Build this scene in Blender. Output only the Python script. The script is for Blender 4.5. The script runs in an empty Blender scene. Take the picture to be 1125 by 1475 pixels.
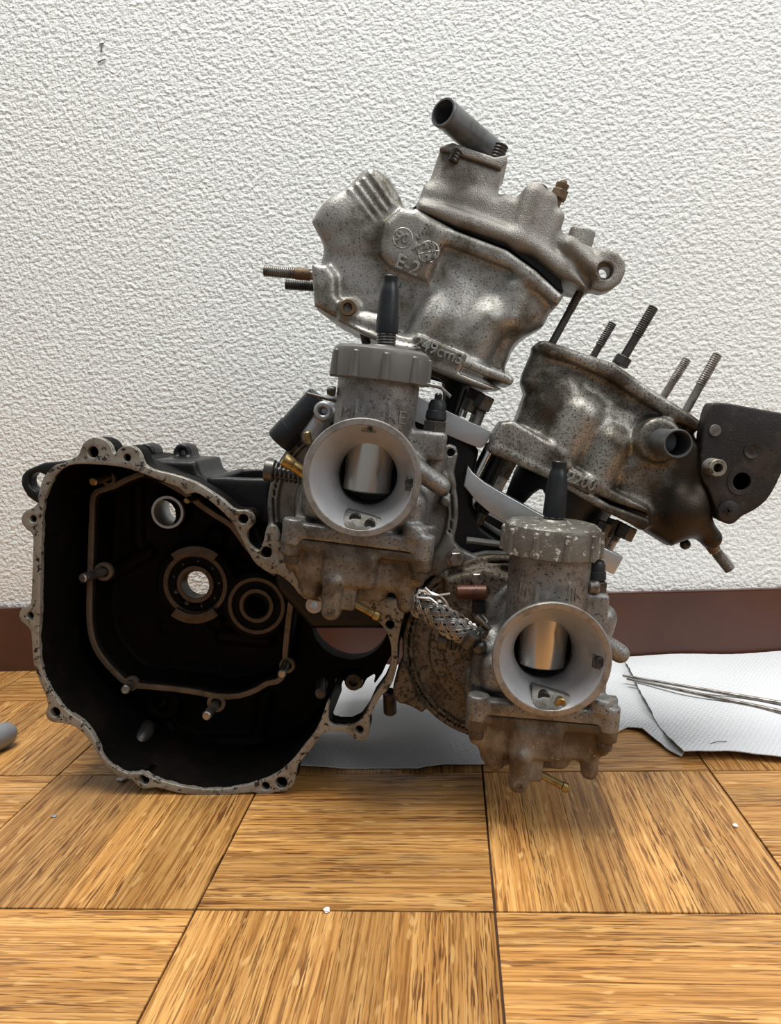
import bpy, bmesh, math, random
import numpy as np
from mathutils import Vector, Matrix
random.seed(7); rng = np.random.default_rng(7)
S = bpy.context.scene
COL = S.collection

# ------------------------------------------------------------------ camera
IW, IH = 1125, 1475
FPX, PITCH, YAW, ROLL = 1125.62, .1224, .0826, -.0446
CAM = Vector((-.0128, -.3574, .2426))
_c, _s = math.cos(YAW), math.sin(YAW)
FW = Vector((-_s*math.cos(PITCH), _c*math.cos(PITCH), -math.sin(PITCH)))
_rt = Vector((_c, _s, 0)); _up = _rt.cross(FW)
RT = _rt*math.cos(ROLL) + _up*math.sin(ROLL)
UP = -_rt*math.sin(ROLL) + _up*math.cos(ROLL)
cd = bpy.data.cameras.new('camera'); cam = bpy.data.objects.new('camera', cd); COL.objects.link(cam)
cd.sensor_fit = 'HORIZONTAL'; cd.sensor_width = 36; cd.lens = 36*FPX/IW; cd.clip_start = .01
m3 = Matrix((RT, UP, -FW)).transposed()
cam.matrix_world = Matrix.Translation(CAM) @ m3.to_4x4()
S.camera = cam

# ------------------------------------------------------------------ light
w = bpy.data.worlds.new('world'); S.world = w; w.use_nodes = True
w.node_tree.nodes['Background'].inputs[0].default_value = (.93, .97, 1, 1)
w.node_tree.nodes['Background'].inputs[1].default_value = .26
def area(name, loc, target, size, power, col=(1, 1, 1), sy=None):
    l = bpy.data.lights.new(name, 'AREA'); l.energy = power; l.size = size; l.color = col
    if sy: l.shape = 'RECTANGLE'; l.size_y = sy
    o = bpy.data.objects.new(name, l); COL.objects.link(o); o.location = loc
    o.rotation_euler = (Vector(target)-Vector(loc)).to_track_quat('-Z', 'Y').to_euler()
    return o
area('window_light', (1.7, -1.0, 1.6), (0, .25, .2), 1.4, 30, (.98, .99, 1))
area('ceiling_light', (-.1, .0, 2.2), (-.1, .2, 0), 1.0, 56, (1, .985, .95))
S.view_settings.view_transform = 'Standard'; S.view_settings.look = 'None'
S.view_settings.gamma = 1; S.view_settings.use_curve_mapping = False
S.view_settings.exposure = 0.12

# ------------------------------------------------------------------ projection helpers (photo pixel -> place in the room)
def W(px, py, Y):
    d = FW + RT*((px-IW/2)/FPX) - UP*((py-IH/2)/FPX)
    return CAM + d*((Y-CAM.y)/d.y)
def G(px, py, z=0):
    d = FW + RT*((px-IW/2)/FPX) - UP*((py-IH/2)/FPX)
    return CAM + d*((z-CAM.z)/d.z)
def R(r, px, py, Y):
    return r*(W(px+1, py, Y)-W(px, py, Y)).length
def XZ(pts, Y):
    return [(p.x, p.z) for p in (W(a, b, Y) for a, b in pts)]
def smooth(pts, n=3):
    out = []; N = len(pts); P = [Vector(p) for p in pts]
    for i in range(N):
        a, b, c, d = P[i-1], P[i], P[(i+1) % N], P[(i+2) % N]
        for k in range(n):
            t = k/n
            out.append(.5*((2*b)+(-a+c)*t+(2*a-5*b+4*c-d)*t*t+(-a+3*b-3*c+d)*t**3))
    return [tuple(v) for v in out]

# ------------------------------------------------------------------ materials
def mat(name, base, rough=.5, metal=0., dark=None, dirt=.5, scale=60, fleck=None, fscale=500, famt=.35, bump=.15, bscale=700, spec=.5, rvar=.12, grad=None, fsoft=.14):
    m = bpy.data.materials.new(name); m.use_nodes = True; nt = m.node_tree; N = nt.nodes; L = nt.links
    b = N['Principled BSDF']; b.inputs['Roughness'].default_value = rough; b.inputs['Metallic'].default_value = metal
    b.inputs['Specular IOR Level'].default_value = spec
    tc = N.new('ShaderNodeTexCoord')
    col = None
    rgb = N.new('ShaderNodeRGB'); rgb.outputs[0].default_value = (*base, 1); col = rgb.outputs[0]
    def noise(sc, det=4, ro=.6):
        n = N.new('ShaderNodeTexNoise'); n.inputs['Scale'].default_value = sc; n.inputs['Detail'].default_value = det; n.inputs['Roughness'].default_value = ro
        L.new(tc.outputs['Object'], n.inputs['Vector']); return n.outputs['Fac']
    def ramp(f, a, bb):
        r = N.new('ShaderNodeMapRange'); r.inputs[1].default_value = a; r.inputs[2].default_value = bb; r.clamp = True
        L.new(f, r.inputs[0]); return r.outputs[0]
    def mix(f, c1, c2):
        x = N.new('ShaderNodeMix'); x.data_type = 'RGBA'; L.new(f, x.inputs[0]); L.new(c1, x.inputs[6])
        if isinstance(c2, tuple): x.inputs[7].default_value = (*c2, 1)
        else: L.new(c2, x.inputs[7])
        return x.outputs[2]
    if dark:
        f = ramp(noise(scale, 6, .65), .62-dirt*.3, .8-dirt*.3)
        col = mix(f, col, dark)
    if fleck:
        f = ramp(noise(fscale, 5, .72), .66-famt*.25, .66-famt*.25+fsoft)
        col = mix(f, col, fleck)
    if grad:      # grime that lies on one end of the part: (direction, start, end, colour)
        d = N.new('ShaderNodeVectorMath'); d.operation = 'DOT_PRODUCT'; L.new(tc.outputs['Object'], d.inputs[0]); d.inputs[1].default_value = grad[0]
        a_ = N.new('ShaderNodeMath'); a_.operation = 'MULTIPLY_ADD'; L.new(noise(scale*1.3, 5, .7), a_.inputs[0]); a_.inputs[1].default_value = (grad[2]-grad[1])*1.6; L.new(d.outputs['Value'], a_.inputs[2])
        off = (grad[2]-grad[1])*.8
        col = mix(ramp(a_.outputs[0], grad[1]+off, grad[2]+off), col, grad[3])
    L.new(col, b.inputs['Base Color'])
    if rvar:
        r = N.new('ShaderNodeMapRange'); L.new(noise(scale*2, 4), r.inputs[0]); r.inputs[3].default_value = max(.03, rough-rvar); r.inputs[4].default_value = min(1, rough+rvar)
        L.new(r.outputs[0], b.inputs['Roughness'])
    if bump:
        bp = N.new('ShaderNodeBump'); bp.inputs['Strength'].default_value = bump; bp.inputs['Distance'].default_value = .001
        L.new(noise(bscale, 4, .6), bp.inputs['Height']); L.new(bp.outputs[0], b.inputs['Normal'])
    return m
M = {}
M['alu'] = mat('cast_aluminium', (.35, .34, .315), .42, .68, (.125, .112, .085), .5, 42, (.05, .045, .035), 760, .38, .3, 800, fsoft=.06)
M['alu_dirty'] = mat('stained_cast_aluminium', (.34, .325, .29), .42, .66, (.085, .072, .055), .62, 38, (.032, .027, .02), 800, .52, .3, 700, fsoft=.08, grad=((.9, 0, -.45), .012, .045, (.030, .022, .014)))
M['head'] = mat('grainy_cast_head', (.28, .265, .24), .44, .7, (.14, .125, .10), .4, 40, None, 400, .2, .6, 1300)
M['carb'] = mat('carburettor_casting', (.235, .23, .22), .46, .6, (.12, .11, .10), .5, 70, (.05, .045, .04), 620, .42, .3, 900, fsoft=.07)
M['bowl'] = mat('stained_carburettor_casting', (.19, .165, .135), .5, .5, (.075, .055, .036), .7, 50, (.035, .028, .02), 500, .4, .35, 800, fsoft=.08)
M['bowl_rusty'] = mat('corroded_carburettor_casting', (.22, .19, .155), .55, .4, (.085, .056, .03), .8, 42, (.36, .33, .30), 330, .22, .5, 600)
M['pipe'] = mat('dark_pipe_alloy', (.15, .155, .16), .34, .6, (.07, .07, .07), .4, 70, None, bump=.08)
M['brown_dark'] = mat('shaded_brown_steel', (.085, .062, .043), .45, .5, (.05, .035, .024), .5, 90, None, bump=.1)  # darker brown for the bearing parts: the cavity's dimness is in the colour
M['bell'] = mat('bellmouth_alloy', (.40, .405, .42), .42, .35, (.30, .30, .305), .3, 60, None, 400, .2, .1, 900)
M['bell_rim'] = mat('bellmouth_rim_alloy', (.30, .285, .265), .45, .6, (.17, .155, .135), .5, 120, None, 400, .2, .15, 900)
M['cap'] = mat('grey_plastic_cap', (.105, .10, .092), .42, .0, (.13, .125, .115), .4, 60, None, 400, .2, .08, 900)
M['cap_worn'] = mat('worn_grey_cap', (.145, .135, .115), .42, .3, (.085, .075, .06), .5, 60, (.55, .53, .48), 190, .36, .4, 500, fsoft=.05)
M['slide'] = mat('chromed_slide', (.62, .58, .52), .22, 1., None, bump=.03, rvar=.05)
M['black'] = mat('black_painted_casting', (.008, .008, .009), .36, .0, (.014, .013, .012), .4, 60, None, 400, .2, .2, 500, spec=.24, rvar=.1)
M['cavity'] = mat('oily_black_casting', (.0035, .0033, .003), .55, .0, (.007, .005, .004), .5, 30, None, 400, .2, .12, 300, spec=.06, rvar=.1)
M['gasket'] = mat('bare_gasket_face', (.26, .24, .205), .5, .4, (.17, .145, .11), .5, 90, (.014, .012, .011), 270, .42, .12, 500, fsoft=.04)
M['gasket_brown'] = mat('tan_gasket_face', (.135, .10, .07), .5, .4, (.09, .064, .042), .5, 90, (.02, .016, .012), 300, .3, .12, 500)
M['rubber'] = mat('black_rubber', (.013, .015, .017), .38, 0, (.02, .023, .025), .4, 60, bump=.05, spec=.35)
M['steel'] = mat('grey_steel', (.30, .28, .26), .38, .9, (.13, .11, .09), .5, 120, bump=.1)
M['darksteel'] = mat('dark_oxidised_steel', (.10, .095, .09), .4, .8, (.05, .045, .04), .5, 120, bump=.1)
M['chrome'] = mat('polished_steel', (.78, .78, .78), .12, 1., None, bump=.02, rvar=.04)
M['billet'] = mat('machined_aluminium', (.46, .47, .48), .32, .65, (.36, .36, .37), .4, 60, bump=.03)
M['brass'] = mat('brass', (.33, .24, .10), .36, .9, (.22, .14, .05), .5, 150, bump=.05)
M['rust'] = mat('rusty_steel', (.15, .095, .05), .6, .5, (.09, .06, .035), .5, 150, bump=.3)
M['copper'] = mat('brown_plastic_fitting', (.16, .05, .022), .4, .1, (.08, .03, .015), .5, 120, bump=.1)
M['pitted'] = mat('pitted_brown_cover', (.17, .14, .105), .6, .3, (.10, .07, .045), .5, 50, (.03, .023, .017), 430, .62, .6, 380, fsoft=.08)
M['cover'] = mat('dull_alloy_cover', (.19, .185, .17), .45, .6, (.09, .08, .065), .5, 70, (.035, .03, .025), 450, .3, .25, 700)
M['plate'] = mat('dark_sooty_plate', (.020, .018, .017), .5, .3, (.06, .048, .042), .4, 30, (.12, .105, .095), 420, .25, .25, 700)
M['paper'] = mat('white_paper_towel', (.56, .57, .59), .9, 0, None, bump=0, rvar=0, spec=.1)
M['white'] = mat('white_scrap', (.85, .85, .85), .8, 0, None, bump=0, rvar=0)
M['blue_grey'] = mat('grey_plastic', (.23, .24, .26), .4, .1, None, bump=.05)
M['thin'] = mat('thin_dark_fibre', (.12, .12, .12), .6, 0, None, bump=0, rvar=0)

def special():
    # paper: embossed dimples
    m = M['paper']; nt = m.node_tree; N = nt.nodes; L = nt.links; b = N['Principled BSDF']
    tc = N.new('ShaderNodeTexCoord'); mp = N.new('ShaderNodeMapping'); mp.inputs['Rotation'].default_value = (0, 0, .55)
    mp.inputs['Scale'].default_value = (330, 330, 0); L.new(tc.outputs['Object'], mp.inputs[0])
    v = N.new('ShaderNodeTexVoronoi'); v.inputs['Scale'].default_value = 1; v.inputs['Randomness'].default_value = .15; L.new(mp.outputs[0], v.inputs['Vector'])
    bp = N.new('ShaderNodeBump'); bp.inputs['Strength'].default_value = .55; bp.inputs['Distance'].default_value = .0012
    L.new(v.outputs['Distance'], bp.inputs['Height']); L.new(bp.outputs[0], b.inputs['Normal'])
    # wallpaper
    m = bpy.data.materials.new('woven_wallpaper'); M['wallpaper'] = m; m.use_nodes = True; nt = m.node_tree; N = nt.nodes; L = nt.links; b = N['Principled BSDF']
    b.inputs['Base Color'].default_value = (.81, .83, .805, 1); b.inputs['Roughness'].default_value = .7; b.inputs['Specular IOR Level'].default_value = .25
    tc = N.new('ShaderNodeTexCoord')
    hs = []
    for sc, seed in (((190, 1, 300), 0), ((320, 1, 190), 5)):
        mp = N.new('ShaderNodeMapping'); mp.inputs['Scale'].default_value = sc; mp.inputs['Location'].default_value = (seed, seed, 0); L.new(tc.outputs['Object'], mp.inputs[0])
        n = N.new('ShaderNodeTexNoise'); n.inputs['Scale'].default_value = 1; n.inputs['Detail'].default_value = 1.5; n.inputs['Distortion'].default_value = .2; L.new(mp.outputs[0], n.inputs['Vector'])
        hs.append(n.outputs['Fac'])
    mx = N.new('ShaderNodeMath'); mx.operation = 'ADD'; L.new(hs[0], mx.inputs[0]); L.new(hs[1], mx.inputs[1])
    bp = N.new('ShaderNodeBump'); bp.inputs['Strength'].default_value = .68; bp.inputs['Distance'].default_value = .0026
    L.new(mx.outputs[0], bp.inputs['Height']); L.new(bp.outputs[0], b.inputs['Normal'])
    # dark red-brown baseboard
    m = mat('red_brown_baseboard', (.082, .030, .018), .38, 0, (.062, .022, .014), .4, 8, bump=0); M['baseboard'] = m
    # oak
    m = bpy.data.materials.new('oak_strip'); M['oak'] = m; m.use_nodes = True; nt = m.node_tree; N = nt.nodes; L = nt.links; b = N['Principled BSDF']
    tc = N.new('ShaderNodeTexCoord'); oi = N.new('ShaderNodeObjectInfo')
    ad = N.new('ShaderNodeVectorMath'); ad.operation = 'ADD'; cb = N.new('ShaderNodeCombineXYZ')
    mu = N.new('ShaderNodeMath'); mu.operation = 'MULTIPLY'; mu.inputs[1].default_value = 37; L.new(oi.outputs['Random'], mu.inputs[0])
    for k in range(3): L.new(mu.outputs[0], cb.inputs[k])
    L.new(tc.outputs['Object'], ad.inputs[0]); L.new(cb.outputs[0], ad.inputs[1])
    def nz(scale, det, dist=0, ro=.6):
        mp = N.new('ShaderNodeMapping'); mp.inputs['Scale'].default_value = scale; L.new(ad.outputs[0], mp.inputs[0])
        n = N.new('ShaderNodeTexNoise'); n.inputs['Scale'].default_value = 1; n.inputs['Detail'].default_value = det; n.inputs['Distortion'].default_value = dist; n.inputs['Roughness'].default_value = ro
        L.new(mp.outputs[0], n.inputs['Vector']); return n.outputs['Fac']
    def rp(f, stops):
        r = N.new('ShaderNodeValToRGB'); e = r.color_ramp.elements
        e[0].position, e[0].color = stops[0][0], (*stops[0][1], 1); e[1].position, e[1].color = stops[-1][0], (*stops[-1][1], 1)
        for p, c in stops[1:-1]: x = e.new(p); x.color = (*c, 1)
        L.new(f, r.inputs[0]); return r.outputs[0]
    base = rp(nz((6, 400, 20), 3, .3), [(.30, (.26, .11, .026)), (.46, (.43, .205, .056)), (.66, (.60, .335, .115))])
    flk = nz((42, 980, 60), 2., .12, .6)
    mr = N.new('ShaderNodeMapRange'); mr.inputs[1].default_value = .52; mr.inputs[2].default_value = .59; L.new(flk, mr.inputs[0])
    mk = nz((9, 60, 20), 2)
    mr2 = N.new('ShaderNodeMapRange'); mr2.inputs[1].default_value = .3; mr2.inputs[2].default_value = .62; mr2.inputs[3].default_value = .25; mr2.inputs[4].default_value = .9; L.new(mk, mr2.inputs[0])
    ml = N.new('ShaderNodeMath'); ml.operation = 'MULTIPLY'; L.new(mr.outputs[0], ml.inputs[0]); L.new(mr2.outputs[0], ml.inputs[1])
    x = N.new('ShaderNodeMix'); x.data_type = 'RGBA'; L.new(ml.outputs[0], x.inputs[0]); L.new(base, x.inputs[6]); x.inputs[7].default_value = (.105, .036, .009, 1)
    # medullary rays: pale slanted streaks
    mp = N.new('ShaderNodeMapping'); mp.inputs['Scale'].default_value = (60, 260, 20); mp.inputs['Rotation'].default_value = (0, 0, .55); L.new(ad.outputs[0], mp.inputs[0])
    n = N.new('ShaderNodeTexNoise'); n.inputs['Scale'].default_value = 1; n.inputs['Detail'].default_value = 1.5; L.new(mp.outputs[0], n.inputs['Vector'])
    mr3 = N.new('ShaderNodeMapRange'); mr3.inputs[1].default_value = .64; mr3.inputs[2].default_value = .72; mr3.inputs[4].default_value = .7; L.new(n.outputs['Fac'], mr3.inputs[0])
    x2 = N.new('ShaderNodeMix'); x2.data_type = 'RGBA'; L.new(mr3.outputs[0], x2.inputs[0]); L.new(x.outputs[2], x2.inputs[6]); x2.inputs[7].default_value = (.64, .38, .14, 1)
    hv = N.new('ShaderNodeHueSaturation'); L.new(x2.outputs[2], hv.inputs['Color'])
    mr4 = N.new('ShaderNodeMapRange'); mr4.inputs[3].default_value = .74; mr4.inputs[4].default_value = 1.2; L.new(oi.outputs['Random'], mr4.inputs[0]); L.new(mr4.outputs[0], hv.inputs['Value'])
    L.new(hv.outputs[0], b.inputs['Base Color']); b.inputs['Roughness'].default_value = .38; b.inputs['Specular IOR Level'].default_value = .4
    bp = N.new('ShaderNodeBump'); bp.inputs['Strength'].default_value = .25; bp.inputs['Distance'].default_value = .0005; bp.invert = True
    L.new(ml.outputs[0], bp.inputs['Height']); L.new(bp.outputs[0], b.inputs['Normal'])
special()
M['joint'] = mat('dark_floor_joint', (.06, .025, .01), .7, 0, None, bump=0, rvar=0)

# ------------------------------------------------------------------ object helpers
def worldloc(o):
    v = Vector(o.location)
    while o.parent: o = o.parent; v += Vector(o.location)
    return v
def link(name, me, m, parent=None, shade=True, label=None, center=True):
    n = len(me.vertices); co = np.empty(n*3, 'f'); me.vertices.foreach_get('co', co); co = co.reshape(-1, 3)
    c = (co.min(0)+co.max(0))/2 if center else np.zeros(3)
    me.vertices.foreach_set('co', (co-c).astype('f').ravel())
    me.materials.clear()
    for mm in (m if isinstance(m, (list, tuple)) else [m]): me.materials.append(M[mm])
    o = bpy.data.objects.new(name, me); COL.objects.link(o)
    o.location = Vector(c) - (worldloc(parent) if parent else Vector())
    if parent: o.parent = parent
    if shade: me.polygons.foreach_set('use_smooth', [True]*len(me.polygons))
    if label: o['label'] = label
    me.update(); return o
def sharp(me, ang=35):
    me.polygons.foreach_set('use_smooth', [True]*len(me.polygons))
    try: me.set_sharp_from_angle(angle=math.radians(ang))
    except Exception: pass
def put(name, bm, m, parent=None, label=None, ang=35, center=True):
    bmesh.ops.recalc_face_normals(bm, faces=bm.faces)
    me = bpy.data.meshes.new(name); bm.to_mesh(me); bm.free(); sharp(me, ang)
    return link(name, me, m, parent, False, label, center)
def tag(o, label, cat, group=None, kind=None):
    if label: o['label'] = label
    if cat: o['category'] = cat
    if group: o['group'] = group
    if kind: o['kind'] = kind
    return o
def basis(d):
    d = Vector(d).normalized(); a = Vector((0, 0, 1)) if abs(d.z) < .9 else Vector((1, 0, 0))
    u = d.cross(a).normalized(); return d, u, d.cross(u)
def lathe(bm, prof, p, d, seg=28, closed=True):
    """prof: list of (radius, distance along d). Caps at the ends when radius>0."""
    d, u, v = basis(d); p = Vector(p); rings = []
    for r, t in prof:
        if r < 1e-6: rings.append([bm.verts.new(p+d*t)])
        else: rings.append([bm.verts.new(p+d*t+(u*math.cos(2*math.pi*k/seg)+v*math.sin(2*math.pi*k/seg))*r) for k in range(seg)])
    for A, B in zip(rings[:-1], rings[1:]):
        for k in range(seg):
            a, b_ = A[k % len(A)], A[(k+1) % len(A)]; c, e = B[(k+1) % len(B)], B[k % len(B)]
            vs = []
            for x in (a, b_, c, e):
                if x not in vs: vs.append(x)
            if len(vs) > 2:
                try: bm.faces.new(vs)
                except ValueError: pass
    if closed:
        for Rg in (rings[0], rings[-1]):
            if len(Rg) > 2:
                try: bm.faces.new(Rg)
                except ValueError: pass
def rod(bm, a, b, r, r2=None, seg=16, bev=0):
    a, b = Vector(a), Vector(b); L = (b-a).length; r2 = r if r2 is None else r2
    if bev: lathe(bm, [(max(r-bev, 1e-5), 0), (r, bev), (r2, L-bev), (max(r2-bev, 1e-5), L)], a, b-a, seg)
    else: lathe(bm, [(r, 0), (r2, L)], a, b-a, seg)
def threaded(bm, a, b, r, t0=0., t1=1., pitch=.0013, seg=16, shank=.86):
    a, b = Vector(a), Vector(b); L = (b-a).length; pr = [(r*shank, 0)]
    if t0 > 0: pr.append((r*shank, L*t0))
    n = max(3, int(L*(t1-t0)/pitch)); q = L*(t1-t0)/n
    for i in range(n):
        pr += [(r*.86, L*t0+q*i), (r, L*t0+q*(i+.42)), (r, L*t0+q*(i+.58))]
    pr.append((r*.86, L*t1))
    if t1 < 1: pr += [(r*shank, L*t1), (r*shank, L)]
    else: pr[-1] = (r*.75, L)
    lathe(bm, pr, a, b-a, seg)
def prismN(bm, a, b, r, n=6, bev=.0005):
    L = (Vector(b)-Vector(a)).length
    lathe(bm, [(r-bev, 0), (r, bev), (r, L-bev), (r-bev, L)], a, Vector(b)-Vector(a), n)
def tube(bm, pts, r, seg=10, rr=None):
    pts = [Vector(p) for p in pts]; prev = None; rings = []
    for i, p in enumerate(pts):
        d = (pts[min(i+1, len(pts)-1)]-pts[max(i-1, 0)]).normalized()
        if prev is None: _, u, v = basis(d)
        else: u = (prev-d*prev.dot(d)).normalized(); v = d.cross(u)
        prev = u; q = rr[i] if rr else r
        rings.append([bm.verts.new(p+(u*math.cos(2*math.pi*k/seg)+v*math.sin(2*math.pi*k/seg))*q) for k in range(seg)])
    for A, B in zip(rings[:-1], rings[1:]):
        for k in range(seg): bm.faces.new((A[k], A[(k+1) % seg], B[(k+1) % seg], B[k]))
    bm.faces.new(rings[0]); bm.faces.new(rings[-1])
def box(bm, lo, hi, bev=0):
    r = bmesh.ops.create_cube(bm, size=1); lo, hi = Vector(lo), Vector(hi)
    for v in r['verts']: v.co = Vector([(lo[i]+hi[i])/2+v.co[i]*(hi[i]-lo[i]) for i in range(3)])
    if bev: bmesh.ops.bevel(bm, geom=list({e for v in r['verts'] for e in v.link_edges}), offset=bev, segments=2, affect='EDGES')
def plate_mesh(outline, holes, y0, y1, bev=.0008, res=2):
    """flat plate facing the viewer: outline and holes in world XZ, from y0 (front) to y1."""
    cu = bpy.data.curves.new('t', 'CURVE'); cu.dimensions = '2D'; cu.fill_mode = 'BOTH'
    cu.extrude = max((y1-y0)/2-bev, 1e-5); cu.bevel_depth = bev; cu.bevel_resolution = res; cu.offset = -bev
    for pl in [outline]+list(holes):
        s = cu.splines.new('POLY'); s.points.add(len(pl)-1); s.use_cyclic_u = True
        for q, (x, z) in zip(s.points, pl): q.co = (x, z, 0, 1)
    o = bpy.data.objects.new('t', cu); me = bpy.data.meshes.new_from_object(o)
    bpy.data.objects.remove(o); bpy.data.curves.remove(cu)
    n = len(me.vertices); co = np.empty(n*3, 'f'); me.vertices.foreach_get('co', co); co = co.reshape(-1, 3)
    out = np.stack([co[:, 0], (y0+y1)/2-co[:, 2], co[:, 1]], 1).astype('f'); me.vertices.foreach_set('co', out.ravel())
    bm = bmesh.new(); bm.from_mesh(me); bmesh.ops.remove_doubles(bm, verts=bm.verts, dist=1e-6); bm.to_mesh(me); bm.free()
    sharp(me, 40); return me
def circ(px, py, r, Y, n=24):
    c = W(px, py, Y); q = R(r, px, py, Y)
    return [(c.x+q*math.cos(2*math.pi*k/n), c.z+q*math.sin(2*math.pi*k/n)) for k in range(n)]
def text(s, size, px, py, Y, ang, m, parent, ext=.0006, name='lettering'):
    cu = bpy.data.curves.new('t', 'FONT'); cu.body = s; cu.size = size; cu.extrude = ext; cu.bevel_depth = .0002; cu.align_x = 'CENTER'; cu.align_y = 'CENTER'
    o = bpy.data.objects.new('t', cu); me = bpy.data.meshes.new_from_object(o); bpy.data.objects.remove(o)
    a = math.radians(ang); c = W(px, py, Y)
    me.transform(Matrix.Translation(c) @ Matrix.Rotation(a, 4, 'Y') @ Matrix.Rotation(math.pi/2, 4, 'X'))
    return link(name, me, m, parent, False)

# ------------------------------------------------------------------ castings: signed distance field + surface nets
class Cast:
    def __init__(s, lo, hi, h):
        s.h = h; s.lo = np.array(lo, 'f'); n = np.ceil((np.array(hi)-np.array(lo))/h).astype(int)+1
        s.x = (lo[0]+h*np.arange(n[0], dtype='f'))[:, None, None]; s.y = (lo[1]+h*np.arange(n[1], dtype='f'))[None, :, None]; s.z = (lo[2]+h*np.arange(n[2], dtype='f'))[None, None, :]
        s.F = np.full(n, 1., 'f')
    def add(s, d, k=0.):
        if k > 0:
            hh = np.clip(.5+.5*(s.F-d)/k, 0, 1); s.F = (s.F+(d-s.F)*hh-k*hh*(1-hh)).astype('f')
        else: s.F = np.minimum(s.F, d).astype('f')
        return s
    def sub(s, d, k=0.):
        d = -d
        if k > 0:
            hh = np.clip(.5-.5*(s.F-d)/k, 0, 1); s.F = (s.F+(d-s.F)*hh+k*hh*(1-hh)).astype('f')
        else: s.F = np.maximum(s.F, d).astype('f')
        return s
    def poly2(s, P):
        X = s.x[:, 0, :]; Z = s.z[:, 0, :] if s.z.shape[1] == 1 else s.z; X = s.x.reshape(-1, 1); Z = s.z.reshape(1, -1)
        P = np.array(P, 'f'); d = np.full((X.shape[0], Z.shape[1]), 1e9, 'f'); sg = np.ones_like(d)
        for i in range(len(P)):
            a, b = P[i], P[i-1]; e = b-a; wx, wz = X-a[0], Z-a[1]
            t = np.clip((wx*e[0]+wz*e[1])/max(e@e, 1e-12), 0, 1)
            d = np.minimum(d, (wx-e[0]*t)**2+(wz-e[1]*t)**2)
            c1 = Z >= a[1]; c2 = Z < b[1]; c3 = e[0]*wz > e[1]*wx
            fl = (c1 & c2 & c3) | (~c1 & ~c2 & ~c3)
            sg = np.where(fl, -sg, sg)
        return (sg*np.sqrt(d))[:, None, :]
    def ext(s, P, y0, y1, r=.002):
        a = s.poly2(P)+r; b = np.abs(s.y-(y0+y1)/2)-(y1-y0)/2+r
        return np.minimum(np.maximum(a, b), 0)+np.sqrt(np.maximum(a, 0)**2+np.maximum(b, 0)**2)-r
    def cap(s, a, b, r, r2=None):
        a, b = np.array(a, 'f'), np.array(b, 'f'); e = b-a; r2 = r if r2 is None else r2
        t = np.clip(((s.x-a[0])*e[0]+(s.y-a[1])*e[1]+(s.z-a[2])*e[2])/max(e@e, 1e-12), 0, 1)
        return np.sqrt((s.x-a[0]-e[0]*t)**2+(s.y-a[1]-e[1]*t)**2+(s.z-a[2]-e[2]*t)**2)-(r+(r2-r)*t)
    def cyl(s, a, b, r, rnd=.001, r2=None):
        a, b = np.array(a, 'f'), np.array(b, 'f'); e = b-a; L = np.linalg.norm(e); e = e/L
        t = (s.x-a[0])*e[0]+(s.y-a[1])*e[1]+(s.z-a[2])*e[2]
        rr = r if r2 is None else r+(r2-r)*np.clip(t/L, 0, 1)
        q = np.sqrt(np.maximum((s.x-a[0])**2+(s.y-a[1])**2+(s.z-a[2])**2-t*t, 0))-rr+rnd
        v = np.abs(t-L/2)-L/2+rnd
        return np.minimum(np.maximum(q, v), 0)+np.sqrt(np.maximum(q, 0)**2+np.maximum(v, 0)**2)-rnd
    def sph(s, c, r, sc=(1, 1, 1)):
        return (np.sqrt(((s.x-c[0])/sc[0])**2+((s.y-c[1])/sc[1])**2+((s.z-c[2])/sc[2])**2)-r)*min(sc)
    def bx(s, lo, hi, r=.002):
        c = [(a+b)/2 for a, b in zip(lo, hi)]; hf = [(b-a)/2-r for a, b in zip(lo, hi)]
        q = [np.abs(v-cc)-hh for v, cc, hh in zip((s.x, s.y, s.z), c, hf)]
        o = np.sqrt(np.maximum(q[0], 0)**2+np.maximum(q[1], 0)**2+np.maximum(q[2], 0)**2)
        return o+np.minimum(np.maximum(np.maximum(q[0], q[1]), q[2]), 0)-r
    def plane(s, n, p):
        s.F = np.maximum(s.F, n[0]*(s.x-p[0])+n[1]*(s.y-p[1])+n[2]*(s.z-p[2])).astype('f')
    def mesh(s, name, xf=None):
        F = s.F; F[0] = F[-1] = 1; F[:, 0] = F[:, -1] = 1; F[:, :, 0] = F[:, :, -1] = 1
        ins = F < 0; nx, ny, nz = [k-1 for k in F.shape]
        cnt = np.zeros((nx, ny, nz), 'i1')
        for dx in (0, 1):
            for dy in (0, 1):
                for dz in (0, 1): cnt += ins[dx:dx+nx, dy:dy+ny, dz:dz+nz]
        act = (cnt > 0) & (cnt < 8); I = np.argwhere(act); idx = np.full(act.shape, -1, 'i4'); idx[act] = np.arange(len(I))
        acc = np.zeros((len(I), 3)); num = np.zeros(len(I))
        C = [(dx, dy, dz) for dx in (0, 1) for dy in (0, 1) for dz in (0, 1)]
        V = {c: F[I[:, 0]+c[0], I[:, 1]+c[1], I[:, 2]+c[2]] for c in C}
        for c in C:
            for ax in range(3):
                if c[ax] == 0:
                    c2 = list(c); c2[ax] = 1; c2 = tuple(c2); a, b = V[c], V[c2]; cr = (a < 0) != (b < 0)
                    t = np.where(cr, a/np.where(cr, a-b, 1), 0); p = np.tile(np.array(c, float), (len(I), 1)); p[:, ax] = t
                    acc[cr] += p[cr]; num[cr] += 1
        co = (I+acc/num[:, None])*s.h+s.lo
        faces = []
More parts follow.
